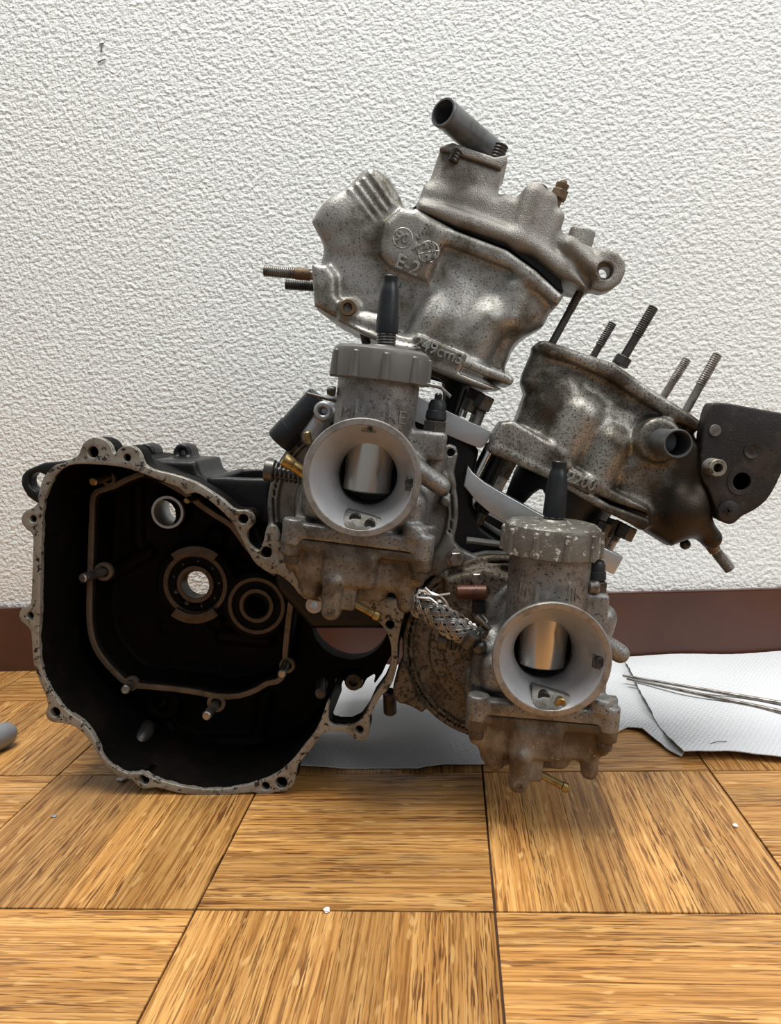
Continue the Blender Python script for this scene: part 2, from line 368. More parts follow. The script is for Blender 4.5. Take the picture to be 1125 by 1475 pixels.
        for ax in range(3):
            o1, o2 = [(1, 2), (2, 0), (0, 1)][ax]
            sl = [slice(1, -1)]*3; sl[ax] = slice(0, -1); sl2 = list(sl); sl2[ax] = slice(1, None)
            A = ins[tuple(sl)]; B = ins[tuple(sl2)]; E = np.argwhere(A != B)
            if not len(E): continue
            off = np.ones(3, int); off[ax] = 0; E = E+off
            e1 = np.zeros(3, int); e1[o1] = 1; e2 = np.zeros(3, int); e2[o2] = 1
            g = lambda q: idx[q[:, 0], q[:, 1], q[:, 2]]
            q = np.stack([g(E-e1-e2), g(E-e2), g(E), g(E-e1)], 1)
            fl = ~ins[E[:, 0], E[:, 1], E[:, 2]]; q[fl] = q[fl][:, ::-1]
            faces.append(q)
        q = np.concatenate(faces); q = q[(q >= 0).all(1)]
        if xf is not None: co = co @ np.array(xf.to_3x3()).T + np.array(xf.translation)
        me = bpy.data.meshes.new(name); me.vertices.add(len(co)); me.vertices.foreach_set('co', co.astype('f').ravel())
        me.loops.add(q.size); me.loops.foreach_set('vertex_index', q.astype('i4').ravel())
        me.polygons.add(len(q)); me.polygons.foreach_set('loop_start', np.arange(0, q.size, 4, dtype='i4'))
        me.update(calc_edges=True); return me

# ================================================================== SETTING
T = .15; WALL = .393
me = bpy.data.meshes.new('floor'); bm = bmesh.new(); box(bm, (-1.3, -1.2, -.02), (1.3, WALL+.02, -.0025))
floor = put('floor', bm, 'joint'); floor['kind'] = 'structure'
for i in range(-5, 4):
    for j in range(-2, 3):
        hor = (i+j) % 2 != 0
        cuts = [0]+sorted((k+random.uniform(-.12, .12))/6 for k in range(1, 6))+[1]
        for k in range(6):
            g = .0006
            a0 = cuts[k]*T+(g if k == 0 else .00006); a1 = cuts[k+1]*T-(g if k == 5 else .00006)
            if hor: lo = [i*T+g, j*T+a0]; hi = [(i+1)*T-g, j*T+a1]
            else: lo = [i*T+a0, j*T+g]; hi = [i*T+a1, (j+1)*T-g]
            hi[1] = min(hi[1], WALL-.001)
            if hi[1]-lo[1] < .004: continue
            cx, cy = (lo[0]+hi[0])/2, (lo[1]+hi[1])/2; hx, hy = (hi[0]-lo[0])/2, (hi[1]-lo[1])/2
            L_, B_ = (hx, hy) if hor else (hy, hx)
            bm = bmesh.new(); box(bm, (-L_, -B_, -.0035), (L_, B_, 0), .0002)
            me = bpy.data.meshes.new('plank'); bm.to_mesh(me); bm.free(); me.materials.append(M['oak'])
            o = bpy.data.objects.new('plank', me); COL.objects.link(o); o.parent = floor
            o.location = Vector((cx, cy, random.uniform(-.0002, 0)))-floor.location
            if not hor: o.rotation_euler.z = math.pi/2
bm = bmesh.new(); box(bm, (-1.3, WALL, -.02), (1.3, WALL+.02, 1.2)); wall = put('wall_back', bm, 'wallpaper'); wall['kind'] = 'structure'
bm = bmesh.new()
for q in [((-.3250, .5890), (-.3225, .5965)), ((-.3290, .5800), (-.3215, .5825)), ((-.326, .5955), (-.3215, .5965))]:
    tube(bm, [(q[0][0], WALL-.0006, q[0][1]), ((q[0][0]+q[1][0])/2, WALL-.0012, q[0][1]*.4+q[1][1]*.6), (q[1][0], WALL-.0006, q[1][1])], .0005, 6)
put('scuff', bm, 'thin', wall, 'dark scuff on the wallpaper')
bm = bmesh.new(); box(bm, (-1.3, .385, -.002), (1.3, WALL+.001, .0655), .0015); bb = put('baseboard_back', bm, 'baseboard'); bb['kind'] = 'structure'

# ================================================================== ENGINE
engine = bpy.data.objects.new('motorcycle_engine', None); COL.objects.link(engine); engine.location = (-.06, .19, 0); engine.empty_display_size = .05
tag(engine, 'partly stripped two-cylinder motorcycle engine standing on the parquet floor', 'engine')

# ---- crankcase
YR = .1215
OUT = [(92,667),(112,657),(117,649),(121,639),(130,632),(141,630),(153,634),(161,643),(164,652),(168,653),(172,647),(179,643),(188,642),(197,646),(203,655),(208,668),(220,676),(240,681),(259,686),(283,695),(304,708),(322,720),(335,732),(346,735),(357,735),(365,743),(366,754),(358,764),(357,775),(363,786),(371,793),(377,790),(381,776),(386,759),(396,757),(402,769),(405,790),(418,815),(450,850),(500,862),(545,860),(575,866),(583,880),(578,900),(573,928),(573,950),(570,967),(565,983),(557,995),(549,1002),(537,1022),(532,1036),(533,1047),(531,1057),(526,1064),(518,1066),(509,1062),(503,1055),(488,1052),(473,1053),(462,1059),(449,1078),(433,1096),(428,1105),(425,1124),(417,1136),(408,1139),(396,1140),(386,1144),(374,1143),(366,1140),(345,1142),(314,1145),(284,1144),(259,1141),(232,1134),(223,1133),(208,1135),(198,1129),(190,1121),(176,1119),(165,1115),(153,1103),(143,1087),(133,1070),(124,1058),(110,1046),(94,1041),(77,1039),(70,1034),(67,1026),(70,1017),(69,1005),(63,991),(55,972),(50,954),(48,933),(46,910),(41,901),(32,894),(29,886),(32,877),(38,873),(45,870),(47,855),(49,796),(49,771),(41,763),(33,753),(33,743),(39,735),(49,731),(55,725),(57,712),(63,690),(73,677),(83,669)]
INN = [(118,668),(98,671),(84,681),(77,692),(69,710),(64,729),(62,757),(60,815),(59,874),(58,900),(58,933),(62,962),(69,982),(84,1007),(102,1027),(118,1038),(133,1056),(145,1079),(155,1095),(169,1105),(186,1113),(202,1112),(214,1117),(226,1121),(249,1128),(279,1134),(312,1136),(345,1132),(372,1125),(396,1115),(415,1101),(431,1083),(440,1071),(453,1055),(463,1035),(471,1011),(474,1012),(473,1032),(477,1041),(487,1044),(504,1044),(518,1037),(529,1022),(539,1000),(553,981),(561,963),(564,942),(562,922),(555,906),(547,897),(533,885),(515,876),(480,870),(440,862),(424,845),(415,836),(402,827),(390,825),(376,817),(365,806),(355,788),(343,765),(333,749),(314,730),(296,716),(282,709),(269,712),(259,702),(240,695),(220,687),(190,676),(167,671),(141,669)]
HOLES = [(135,651,8),(184,659,5.5),(49,747,5),(45,886,5),(81,1025,7),(209,1122,7),(383,1131,6),(406,1126,8.5),(518,1050,6),(562,899,6.5),(351,747,7),(384,795,8)]
outW, innW = XZ(smooth(OUT, 2), YR), XZ(smooth(INN, 2), YR)
# black shell behind the bare face
c = Cast((-.345, .116, -.004), (-.03, .225, .268), .0013)
c.add(c.ext(outW, .1245, .140, .002))
ip = c.poly2(XZ(INN, YR)); c.add(np.maximum(ip-.0034, np.abs(c.y-.170)-.048), .002)
c.sub(c.ext(XZ(INN, YR), .10, .196, .003), .001)
inner = [(133,735),(131,800),(130,830),(129,860),(129,890),(133,920),(145,945),(165,968),(185,985),(205,988),(250,992),(290,998),(315,1003),(345,1002),(370,993),(385,984),(400,981),(410,968),(411,940),(416,890),(422,843),(414,836),(402,828),(380,815),(352,782),(334,757),(312,743),(290,728),(268,711),(238,694),(205,682),(165,700),(140,708),(134,720)]
YI = .166
c.add(np.maximum(np.abs(c.poly2(XZ(inner, YI)))-.0035, np.abs(c.y-.183)-.016), .003)      # inner wall under the inner gasket face
inn2 = XZ(inner, .19)
# bearing housings, raised webs, oil boss
for (px, py, ro, y0) in ((281,842,58,.182),(369,873,50,.180)):
    p = W(px, py, y0); c.add(c.cyl(p, p+Vector((0, .03, 0)), R(ro, px, py, y0), .003), .004)
p = W(231, 1013, .185); c.add(c.cyl(p, p+Vector((0, .02, 0)), R(27, 231, 1013, .185), .003), .003)
p = W(241, 738, .178); c.add(c.cyl(p, p+Vector((0, .03, 0)), R(26, 241, 738, .178), .002), .003)
for (px, py, rr) in ((310,775,16),(232,905,7),(308,897,12),(350,800,12),(337,1060,0)):
    if rr: p = W(px, py, .19); c.add(c.sph((p.x, p.y+.006, p.z), R(rr, px, py, .19), (1, .8, 1)), .003)
for a_, b_, rr in (((150,835),(215,795),.003),((320,915),(385,922),.003),((200,690),(200,780),.002),((200,690),(222,678),.002),((295,1066),(375,1066),.002),((383,1000),(372,1068),.003),((215,1020),(245,1045),.002)):
    A, B = W(*a_, .194), W(*b_, .194); c.add(c.cap(A, B, rr+.002), .004)
c.sub(c.ext(XZ([(472,1016),(474,1064),(520,1075),(545,1060),(600,985),(590,940),(563,945),(546,960),(522,968),(482,973)], YR), .1365, .196, .001))
# the big seal opening and the openings below it go right through
p = W(505, 893, .196)
seal_r = R(62, 505, 893, .196)
c.sub(c.cyl((p.x, .10, p.z), (p.x, .25, p.z), seal_r, .0005), .001)
c.add(np.maximum(np.abs(np.sqrt((c.x-p.x)**2+(c.z-p.z)**2)-seal_r)-.0035, np.abs(c.y-.197)-.007)+0*c.F, .001)
c.sub(c.ext(XZ([(482,977),(495,980),(500,992),(512,997),(522,990),(528,978),(541,970),(537,990),(520,1009),(507,1015),(492,1006),(484,992)], .196), .186, .25, .001))
for (px, py, rr, y) in ((241,738,20,.19),(284,842,26,.19),(233,1012,9.5,.19),(369,873,18,.19)):
    p = W(px, py, y)
    c.sub(c.cyl((p.x, .10, p.z), (p.x, .25 if rr != 18 else .21, p.z), R(rr, px, py, y), .0005), .0005)
c.sub(c.ext(XZ([(482,977),(545,968),(537,992),(520,1012),(507,1018),(490,1009)], .222), .199, .25, .001))
for (px, py, rr) in ((284,842,30),(233,1012,14),(241,738,22)):
    p = W(px, py, .225); c.sub(c.cyl((p.x, .198, p.z), (p.x, .26, p.z), R(rr, px, py, .225), .0005))
for (px, py, rr) in HOLES:
    p = W(px, py, YR); c.sub(c.cyl((p.x, .11, p.z), (p.x, .138, p.z), R(rr, px, py, YR), .0004))
crank = link('crankcase', c.mesh('crankcase'), 'cavity', engine, True, 'open black crankcase half with an empty gear cavity')
for k_ in range(1): pass
rim = link('gasket_face', plate_mesh(outW, [innW]+[circ(a, b_, r_, YR) for a, b_, r_ in HOLES], YR-.0015, YR+.004, .0006), 'gasket', crank, False, 'bare metal gasket face with bolt lugs around the open cavity')
inL = XZ(smooth(inner, 2), YI)
def offs(P, d):
    P = [Vector(p) for p in P]; n = len(P); out = []
    for i in range(n):
        t = (P[(i+1) % n]-P[i-1]).normalized(); out.append(tuple(P[i]+Vector((t.y, -t.x))*d))
    return out
A_, B_ = offs(inL, .0019), offs(inL, -.0019)
area2 = lambda P: abs(sum(P[i-1][0]*P[i][1]-P[i][0]*P[i-1][1] for i in range(len(P))))
if area2(A_) < area2(B_): A_, B_ = B_, A_
link('inner_gasket_face', plate_mesh(A_, [B_], YI-.0012, YI+.002, .0003), 'gasket_brown', crank, False, 'thin brown inner gasket rib')
# dowels and studs standing in the inner rib
for (a_, b_, r_, m_) in (((157,685),(133,694),6,'brass'),((150,823),(118,833),6.5,'steel'),((188,987),(180,994),6,'steel'),((310,1015),(297,1032),6.5,'steel'),((411,955),(406,972),6,'steel'),((286,716),(268,721),4.5,'brass'),((462,985),(462,1000),8,'darksteel')):
    A, B = W(*a_, YI-.001), W(*b_, YI-.022)
    bm = bmesh.new(); rod(bm, A+Vector((0, .004, 0)), B, R(r_, *a_, YI), bev=.0008); put('dowel', bm, m_, crank)
for (px, py, r_) in ((157,690,10),(150,823,13),(190,984,10),(312,1012,13),(414,958,11)):
    p = W(px, py, YI); q = R(r_, px, py, YI); bm = bmesh.new(); lathe(bm, [(q*.6, .002), (q*.6, -.0014), (q, -.0014), (q, .002)], p, (0, 1, 0), 24, False); put('boss_ring', bm, 'gasket_brown', crank)
bm = bmesh.new(); tube(bm, [W(213,1046,.180), W(209,1056,.172), W(198,1072,.163), W(183,1094,.155)], .004, 10, [.0055, .006, .004, .0018]); put('fin_reflection', bm, 'darksteel', crank)  # black fin whose light reflection is put into a paler grey shape
# bearings
def bearing(px, py, y, ro, ri, parent, rim_m):
    p = W(px, py, y); a, b_ = R(ro, px, py, y), R(ri, px, py, y); mid = (a+b_)/2; d = (0, 1, 0)
    bm = bmesh.new(); lathe(bm, [(a*.86, .012), (a*.86, .0005), (a*.88, 0), (a, 0), (a, .012)], p, d, 40, False); o = put('bearing_outer_ring', bm, rim_m, parent)
    bm = bmesh.new(); lathe(bm, [(b_, .014), (b_, .0005), (b_+.0005, 0), (b_*1.32, 0), (b_*1.34, .0005), (b_*1.34, .014)], p, d, 40, False); put('bearing_inner_ring', bm, rim_m, parent)
    n = 9
    for k in range(n):
        t = 2*math.pi*k/n; rr = (a*.86+b_*1.34)/2
        bm = bmesh.new(); bmesh.ops.create_uvsphere(bm, u_segments=12, v_segments=8, radius=(a*.86-b_*1.34)*.42, matrix=Matrix.Translation(p+Vector((rr*math.cos(t), .0045, rr*math.sin(t))))); put('bearing_ball', bm, 'darksteel', parent)
    bm = bmesh.new(); lathe(bm, [(b_*1.36, .012), (b_*1.36, .0105), (a*.85, .0105), (a*.85, .012)], p, d, 32, False); put('bearing_cage', bm, 'rubber', parent)
bearing(281, 842, .180, 46, 20, crank, 'brown_dark')
bearing(369, 873, .178, 41, 18.5, crank, 'brown_dark')
for (py, s_) in ((796, 1), (893, -1)):
    o = []; cx, cy = 281, 842
    for k in range(13): t = math.radians(-38+76*k/12); o.append((cx+math.sin(t)*56, cy-s_*math.cos(t)*56))
    for k in range(13): t = math.radians(38-76*k/12); o.append((cx+math.sin(t)*42, cy-s_*math.cos(t)*42))
    link('bearing_retainer', plate_mesh(XZ(o, .178), [],   .1765, .1795, .0004), 'brown_dark', crank, False)
p = W(241, 738, .176); q = R(21, 241, 738, .176)
bm = bmesh.new(); lathe(bm, [(q*.9, .030), (q*.9, .0005), (q*.93, 0), (q*1.1, 0), (q*1.12, .001), (q*1.12, .030)], p, (0, 1, 0), 36, False); put('bushing', bm, 'billet', crank, 'bright alloy bushing')
p = W(284, 842, .186); q = R(19, 284, 842, .186)
bm = bmesh.new(); lathe(bm, [(q*1.0, .006), (q*1.0, 0), (q*1.12, 0), (q*1.12, .006)], p, (0, 1, 0), 36, False); put('sleeve', bm, 'brown_dark', crank)
p = W(509, 983, .188); bm = bmesh.new(); q = R(13, 509, 983, .184); lathe(bm, [(q, .012), (q, .001), (q*.9, 0), (q*.5, 0), (q*.45, .004), (0, .004)], p, (0, 1, 0), 24); put('bolt', bm, 'darksteel', crank)
p = W(452, 872, .12); bm = bmesh.new(); q = R(13, 452, 872, .12); lathe(bm, [(q, .012), (q, .001), (q*.9, 0), (q*.42, 0), (q*.42, .01), (0, .01)], p, (0, 1, 0), 24); put('spacer_ring', bm, 'chrome', crank)
p = W(603, 879, .125); bm = bmesh.new(); q = R(13, 603, 879, .125); lathe(bm, [(q, .01), (q, .001), (q*.9, 0), (q*.65, 0), (q*.6, .004), (0, .004)], p, (0, 1, 0), 24); put('bolt', bm, 'steel', crank)

# rear casing: black body under the cylinders, lugs and inlet box behind the open half
c = Cast((-.36, .135, .05), (.16, .315, .275), .0018)
BODY = [(396,700),(430,660),(500,610),(560,604),(640,602),(690,648),(682,690),(682,728),(696,757),(722,775),(770,795),(850,815),(862,880),(850,960),(790,1010),(700,1015),(640,1000),(595,955),(572,905),(450,905),(400,850),(385,780)]
c.add(c.ext(XZ(BODY, .15), .145, .29, .006))
p = W(300, 800, .26)
c.add(c.ext(XZ([(75,672),(110,662),(205,668),(255,690),(240,720),(120,740),(85,730)], .215), .212, .235, .004), .004)
c.add(c.ext(XZ([(36,677),(60,667),(100,663),(92,700),(70,730),(55,728),(38,716),(29,700),(29,686)], .195), .195, .208, .003), .002)
p = W(49, 695, .19); c.sub(c.cyl((p.x, .18, p.z), (p.x, .25, p.z), R(13, 49, 695, .195), .001), .001)
c.add(c.ext(XZ([(200,672),(212,662),(281,664),(287,682),(300,692),(312,705),(250,700),(205,690)],   .16), .160, .22, .004), .002)
for (px, py) in ((213,652), (265,652)):
    p = W(px, py, .2); q = R(13, px, py, .2); c.add(c.cyl((p.x, .195, p.z), (p.x, .215, p.z), q, .002), .003); c.add(c.cap((p.x, .205, p.z), (p.x, .205, p.z-.012), q*.8), .003)
    c.sub(c.cyl((p.x, .18, p.z), (p.x, .23, p.z), q*.36, .0004))
BX = XZ([(298,686),(390,689),(395,760),(345,752),(318,722),(300,705)], .15)
c.add(c.ext(BX, .146, .225, .003), .002)
zt = W(340, 686, .15).z; x0, x1 = W(305, 690, .15).x, W(388, 690, .15).x
c.sub(c.bx((x0+.003, .152, zt-.02), (x1-.001, .216, zt+.02), .004))
p = W(505, 893, .196); c.sub(c.cyl((p.x-.002, .13, p.z-.024), (p.x+.010, .33, p.z-.012), seal_r*.86, .001), .001)
for (px, py, rr) in ((241,738,34), (284,842,34)):
    A, B = W(px, py, .14), W(px, py, .31); c.sub(c.cyl(A, B, R(rr, px, py, .25), .001))
link('rear_casing', c.mesh('rear_casing'), 'black', engine, True, 'black rear casing under the cylinders')

# ---- rotary valve covers (round, behind the two carburettors)
def cover(px, py, r, y0, m_, extra):
    c = Cast((W(px-190, py, y0).x, y0-.014, W(px, py+190, y0).z), (W(px+190, py, y0).x, y0+.03, W(px, py-190, y0).z), .0012)
    p = W(px, py, y0); q = R(r, px, py, y0)
    c.add(c.cyl(p, p+Vector((0, .022, 0)), q, .0015))
    c.sub(np.maximum(np.abs(np.sqrt((c.x-p.x)**2+(c.z-p.z)**2)-q*.935)-.0006, np.abs(c.y-y0)-.004)+0*c.F)
    c.sub(np.maximum(np.abs(np.sqrt((c.x-p.x)**2+(c.z-p.z)**2)-q*.80)-q*.085, np.abs(c.y-y0)-.003)+0*c.F, .002)
    c.add(c.cyl(p+Vector((0, -.008, 0)), p+Vector((0, .01, 0)), q*.55, .002), .004)
    extra(c, p, q, y0); return c
def ex1(c, p, q, y):
    for poly, hs in (([(640,690),(635,655),(638,644),(647,639),(657,643),(660,655),(654,680),(656,700)], [(649,652,5.5)]),
                     ([(648,770),(655,782),(665,792),(690,803),(703,813),(696,824),(672,834),(640,838),(625,830),(622,800)], [])):
        c.add(c.ext(XZ(poly, y), y-.001, y+.012, .002), .003)
        for a, b_, r_ in hs: h = W(a, b_, y); c.sub(c.cyl((h.x, y-.01, h.z), (h.x, y+.02, h.z), R(r_, a, b_, y), .0003))
    for a, b_, r_ in ((384, 795, 13), (392, 770, 10)): h = W(a, b_, y); c.add(c.cyl((h.x, y-.001, h.z), (h.x, y+.01, h.z), R(r_, a, b_, y), .001), .006)
    h = W(384, 795, y); c.sub(c.cyl((h.x, y-.01, h.z), (h.x, y+.02, h.z), R(8, 384, 795, y), .0003))
    h = W(641, 722, y); c.add(c.cyl((h.x, y-.002, h.z), (h.x, y+.01, h.z), R(8, 641, 722, y), .0006))
    for k in range(4): h = W(632, 688, y); c.add(c.cyl((h.x, y-.003+.001*k, h.z), (h.x, y+.01, h.z), R(11-2*k if k < 2 else 6, 632, 688, y), .0006))
def ex2(c, p, q, y):
    c.add(c.ext(XZ([(573,963),(580,950),(592,972),(600,1000),(615,1020),(608,1026),(590,1016),(574,1012),(566,1003),(566,990)], y-.004), y-.006, y+.01, .002), .002)
    h = W(574, 1000, y-.004); c.sub(c.sph((h.x, y-.008, h.z), R(6, 574, 1000, y)))
    c.add(c.ext(XZ([(640,830),(700,815),(740,830),(745,880),(700,930),(660,940),(640,890)], y), y-.008, y+.01, .003), .005)
cc = cover(521, 735, 138, .137, 'cover', ex1); cov1 = link('valve_cover', cc.mesh('valve_cover'), 'cover', engine, True, 'round dull alloy valve cover behind the left carburettor')
cc = cover(716, 936, 138, .134, 'pitted', ex2); cov2 = link('valve_cover', cc.mesh('valve_cover'), 'pitted', engine, True, 'round brown pitted valve cover behind the right carburettor')
for (px, py, y, r_, pr) in ((657,804,.1345,12,cov1),(687,833,.130,11,cov2)):
    p = W(px, py, y); q = R(r_, px, py, y); bm = bmesh.new(); lathe(bm, [(q*1.15, .006), (q*1.15, 0), (q*.95, -.0005)], p, (0, 1, 0), 24); prismN(bm, p, p+Vector((0, -.005, 0)), q*.9, 6); put('bolt', bm, 'steel', pr)
# ribs of the black case seen beside the cover
bm = bmesh.new()
for pts in ([(672,778),(690,780),(720,784),(745,790)], [(682,801),(700,797),(728,797),(745,800)], [(690,806),(710,804),(735,806)]):
    tube(bm, [W(a, b_, .141) for a, b_ in pts], .0022, 8)
put('casing_rib', bm, 'cover', cov1)
# brown cross fitting
bm = bmesh.new(); A, B = W(657, 853, .118), W(702, 853, .118); rod(bm, A, B, R(10.5, 680, 853, .118), bev=.001); rod(bm, A+(B-A)*.62, A+(B-A)*.66, R(11.5, 680, 853, .118))
fit = put('cross_fitting', bm, 'copper', cov2, 'rust brown cylindrical fitting')
bm = bmesh.new(); rod(bm, W(690,865,.12), W(690,882,.12), R(10, 690, 865, .12)); put('fitting_seat', bm, 'rubber', cov2)
# stub pipe beneath
bm = bmesh.new(); rod(bm, W(561, 995, .15), W(562, 1027, .155), R(10, 561, 1020, .14), bev=.001); put('drain_plug', bm, 'darksteel', cov2)

# ---- cylinders
def letters(): pass
def cyl_common(c): return c
# left (upper) cylinder
c = Cast((-.135, .118, .255), (.075, .252, .395), .00105)
UPB = [(456,380),(463,345),(480,330),(545,300),(577,292),(598,300),(649,328),(731,359),(773,389),(803,417),(812,426),(800,440),(786,467),(765,478),(735,492),(690,500),(640,475),(570,455),(500,464),(470,455),(452,440)]
c.add(c.ext(XZ(UPB, .142), .146, .240, .012))
c.add(c.ext(XZ([(598,300),(649,328),(731,359),(773,389),(803,417),(813,426),(803,440),(770,413),(735,386),(649,353),(592,330)], .139), .139, .240, .003), .003)     # deck flange
c.add(c.ext(XZ([(553,318),(577,296),(602,303),(648,330),(628,372),(618,408),(560,385),(544,362)], .137), .137, .2, .005), .004)      # lettered pad
# barrel and ports
A, B = W(668, 420, .193), W(618, 523, .193)
c.add(c.cyl(A, B, .047, .006), .006)
for (a_, b_, r_, y) in (((628,440),(600,500),20,.146),((700,460),(672,520),30,.150),((655,440),(640,505),26,.152),((745,420),(735,455),22,.15)):
    c.add(c.cap(W(*a_, y), W(*b_, y), R(r_, *a_, y)), .007)
c.add(c.ext(XZ([(560,440),(640,460),(700,478),(745,485),(739,497),(729,525),(728,541),(600,500),(540,470)], .152), .152, .225, .008), .006)
# base flange (two ledges)
c.add(c.ext(XZ([(486,462),(500,448),(540,462),(582,482),(660,512),(735,540),(741,548),(735,556),(690,540),(600,506),(528,483)], .137), .135, .236, .0025), .004)
c.add(c.ext(XZ([(486,460),(528,476),(600,500),(617,507),(650,522),(690,541),(732,565),(729,576),(700,562),(617,530),(560,500),(528,483)], .134), .133, .236, .002), .002)
c.add(c.ext(XZ([(594,487),(603,481),(672,511),(664,531),(630,519)], .1325), .1325, .15, .001), .001)
# exhaust flange at the left with bosses
c.add(c.ext(XZ([(448,379),(472,381),(483,396),(484,425),(500,445),(492,463),(452,441)], .139), .138, .232, .004), .004)
p = W(501, 443, .133); c.add(c.cyl(p, p+Vector((0, .03, 0)), R(15, 501, 443, .133), .002), .004)
p = W(540, 452, .133); c.add(c.cap(W(528,455,.14), W(552,463,.14), .005), .004)
# power valve housing
c.add(c.ext(XZ([(449,318),(509,258),(528,237),(534,236),(561,256),(577,283),(579,300),(545,345),(505,368),(478,360),(463,342)], .148), .146, .215, .006), .006)
p = W(490, 315, .150); c.add(c.sph(tuple(p), R(30, 490, 315, .15), (1, .55, 1)), .006)
for a_, b_ in (((503,274),(540,321)),((514,267),(547,312)),((524,259),(555,302)),((534,251),(563,293))):
    c.add(c.cap(W(*a_, .1462), W(*b_, .1462), .0012), .0012)
c.sub(c.ext(XZ([(667,527),(739,557),(735,568),(660,537)], .133), .12, .1385, .001), .001)
c.sub(c.cap(W(560,405,.132), W(690,425,.130), .008), .012)
c.sub(c.cap(W(520,375,.132), W(535,425,.132), .008), .012)
c.sub(c.cap(W(590,430,.128), W(570,470,.128), .007), .01)
c.sub(c.cap(W(740,375,.128), W(715,430,.128), .006), .008)
p = W(813, 426, .139); c.plane((.73, .6, -.33), (p.x, .175, p.z))
p = W(728, 541, .139)
cyl1 = link('cylinder', c.mesh('cylinder'), 'alu', engine, True, 'upper left cylinder casting in stained grey aluminium')
YP = .1372
text('E-2', .0118, 587, 383, YP-.0003, 27, 'alu', cyl1)
text('90', .0085, 579, 343, YP-.0002, 20, 'alu', cyl1)
text('3', .008, 613, 329, YP-.0002, 40, 'alu', cyl1); text('S', .008, 605, 339, YP-.0002, 40, 'alu', cyl1)
text('2 8', .0055, 617, 354, YP-.0002, -8, 'alu', cyl1); text('2 4', .0055, 621, 371, YP-.0002, -8, 'alu', cyl1)
text('K', .0065, 600, 357, YP-.0002, 30, 'alu', cyl1)
text('249cm3', .0100, 632, 506, .1318, 24, 'alu', cyl1, .0008)
def ring(px, py, r, Y, th, m_, parent, bar=None, name='cast_ring'):
    p = W(px, py, Y); q = R(r, px, py, Y); bm = bmesh.new()
    pts = [p+Vector((q*math.cos(t), 0, q*math.sin(t))) for t in np.linspace(0, 2*math.pi, 30)]
    tube(bm, pts, th, 6)
    if bar: tube(bm, [W(*bar[0], Y), W(*bar[1], Y)], th, 6)
    return put(name, bm, m_, parent)
ring(580, 343, 14, YP, .0005, 'alu', cyl1); ring(617, 363, 15, YP, .0005, 'alu', cyl1, ((601,366),(632,361)))
def stud(parent, a_, b_, ya, yb, r_, t0, t1, m_='steel', collar=None, name='stud'):
    A, B = W(*a_, ya), W(*b_, yb); bm = bmesh.new(); threaded(bm, A, B, R(r_, *a_, ya), t0, t1)
    if collar: prismN(bm, A, A+(B-A).normalized()*.006, R(collar, *a_, ya))
    return put(name, bm, m_, parent)
stud(cyl1, (470,398), (380,390), .165, .165, 8.2, .40, 1.)
bm = bmesh.new(); q = R(8.6, 440, 395, .165); rod(bm, W(447,396,.165), W(426,394,.165), q); put('stud_collar', bm, 'rust', cyl1)
stud(cyl1, (470,414), (411,410), .215, .215, 7.2, .3, 1., 'darksteel')
p = W(501, 443, .131); q = R(11, 501, 443, .131); bm = bmesh.new(); lathe(bm, [(q*1.1, .006), (q*1.1, 0), (q, -.0012), (q*.62, -.0012), (q*.58, .0025), (0, .0025)], p, (0, 1, 0), 24); put('bolt', bm, 'rust', cyl1, 'rusty socket bolt')
# head gasket
HG = XZ([(594,299),(602,294),(735,343),(770,366),(801,386),(806,398),(812,420),(801,415),(773,388),(731,357),(649,327)], .146)
link('head_gasket', plate_mesh(HG, [], .146, .195, .0006), 'rubber', cyl1, False)
stud(cyl1, (530,505), (524,478), .15, .15, 7, 0, 1., 'darksteel')
# liner skirt under the base with a port notch
def skirt(parent, axis_top, axis_bot, y, r_, notch):
    A, B = W(*axis_top, y), W(*axis_bot, y); d = (B-A).normalized(); u = Vector((-d.z, 0, d.x)); v = Vector((0, -1, 0)); n = 72; L = (B-A).length
    bm = bmesh.new(); rings = []
    for (rr, k) in ((r_, 0), (r_, 1), (r_*.9, 1), (r_*.9, 0)):
        ring_ = []
        for i in range(n):
            t = 2*math.pi*i/n; l = L*notch(t) if k else 0
            ring_.append(bm.verts.new(A+(u*math.cos(t)+v*math.sin(t))*rr+d*l))
        rings.append(ring_)
    for a, b_ in zip(rings, rings[1:]+rings[:1]):
        for i in range(n): bm.faces.new((a[i], a[(i+1) % n], b_[(i+1) % n], b_[i]))
    return put('liner_skirt', bm, 'rubber', parent, 'dark cylinder liner skirt below the base')
def lobes(*ranges):
    def f(t):
        t = (t+math.pi) % (2*math.pi)-math.pi
        return .26+.74*max(1/(1+math.exp(-(h-abs(t-c_))*18)) for c_, h in ranges)
    return f
skirt(cyl1, (612,520), (590,596), .186, .036, lobes((.62, .30), (-.6, .2)))
# pipe thread nuts and studs between base flange and spacer
for (a_, b_, y, r_, m_) in (((687,562),(672,592),.150,13,'darksteel'),((699,569),(690,588),.150,17,'darksteel'),((697,575),(683,612),.153,11,'steel'),((678,562),(664,600),.165,9,'chrome')):
    A, B = W(*a_, y), W(*b_, y); bm = bmesh.new()
    if r_ == 17: prismN(bm, A, B, R(r_, *a_, y))
    else: threaded(bm, A, B, R(r_, *a_, y), 0, .5)
    put('base_stud', bm, m_, cyl1)

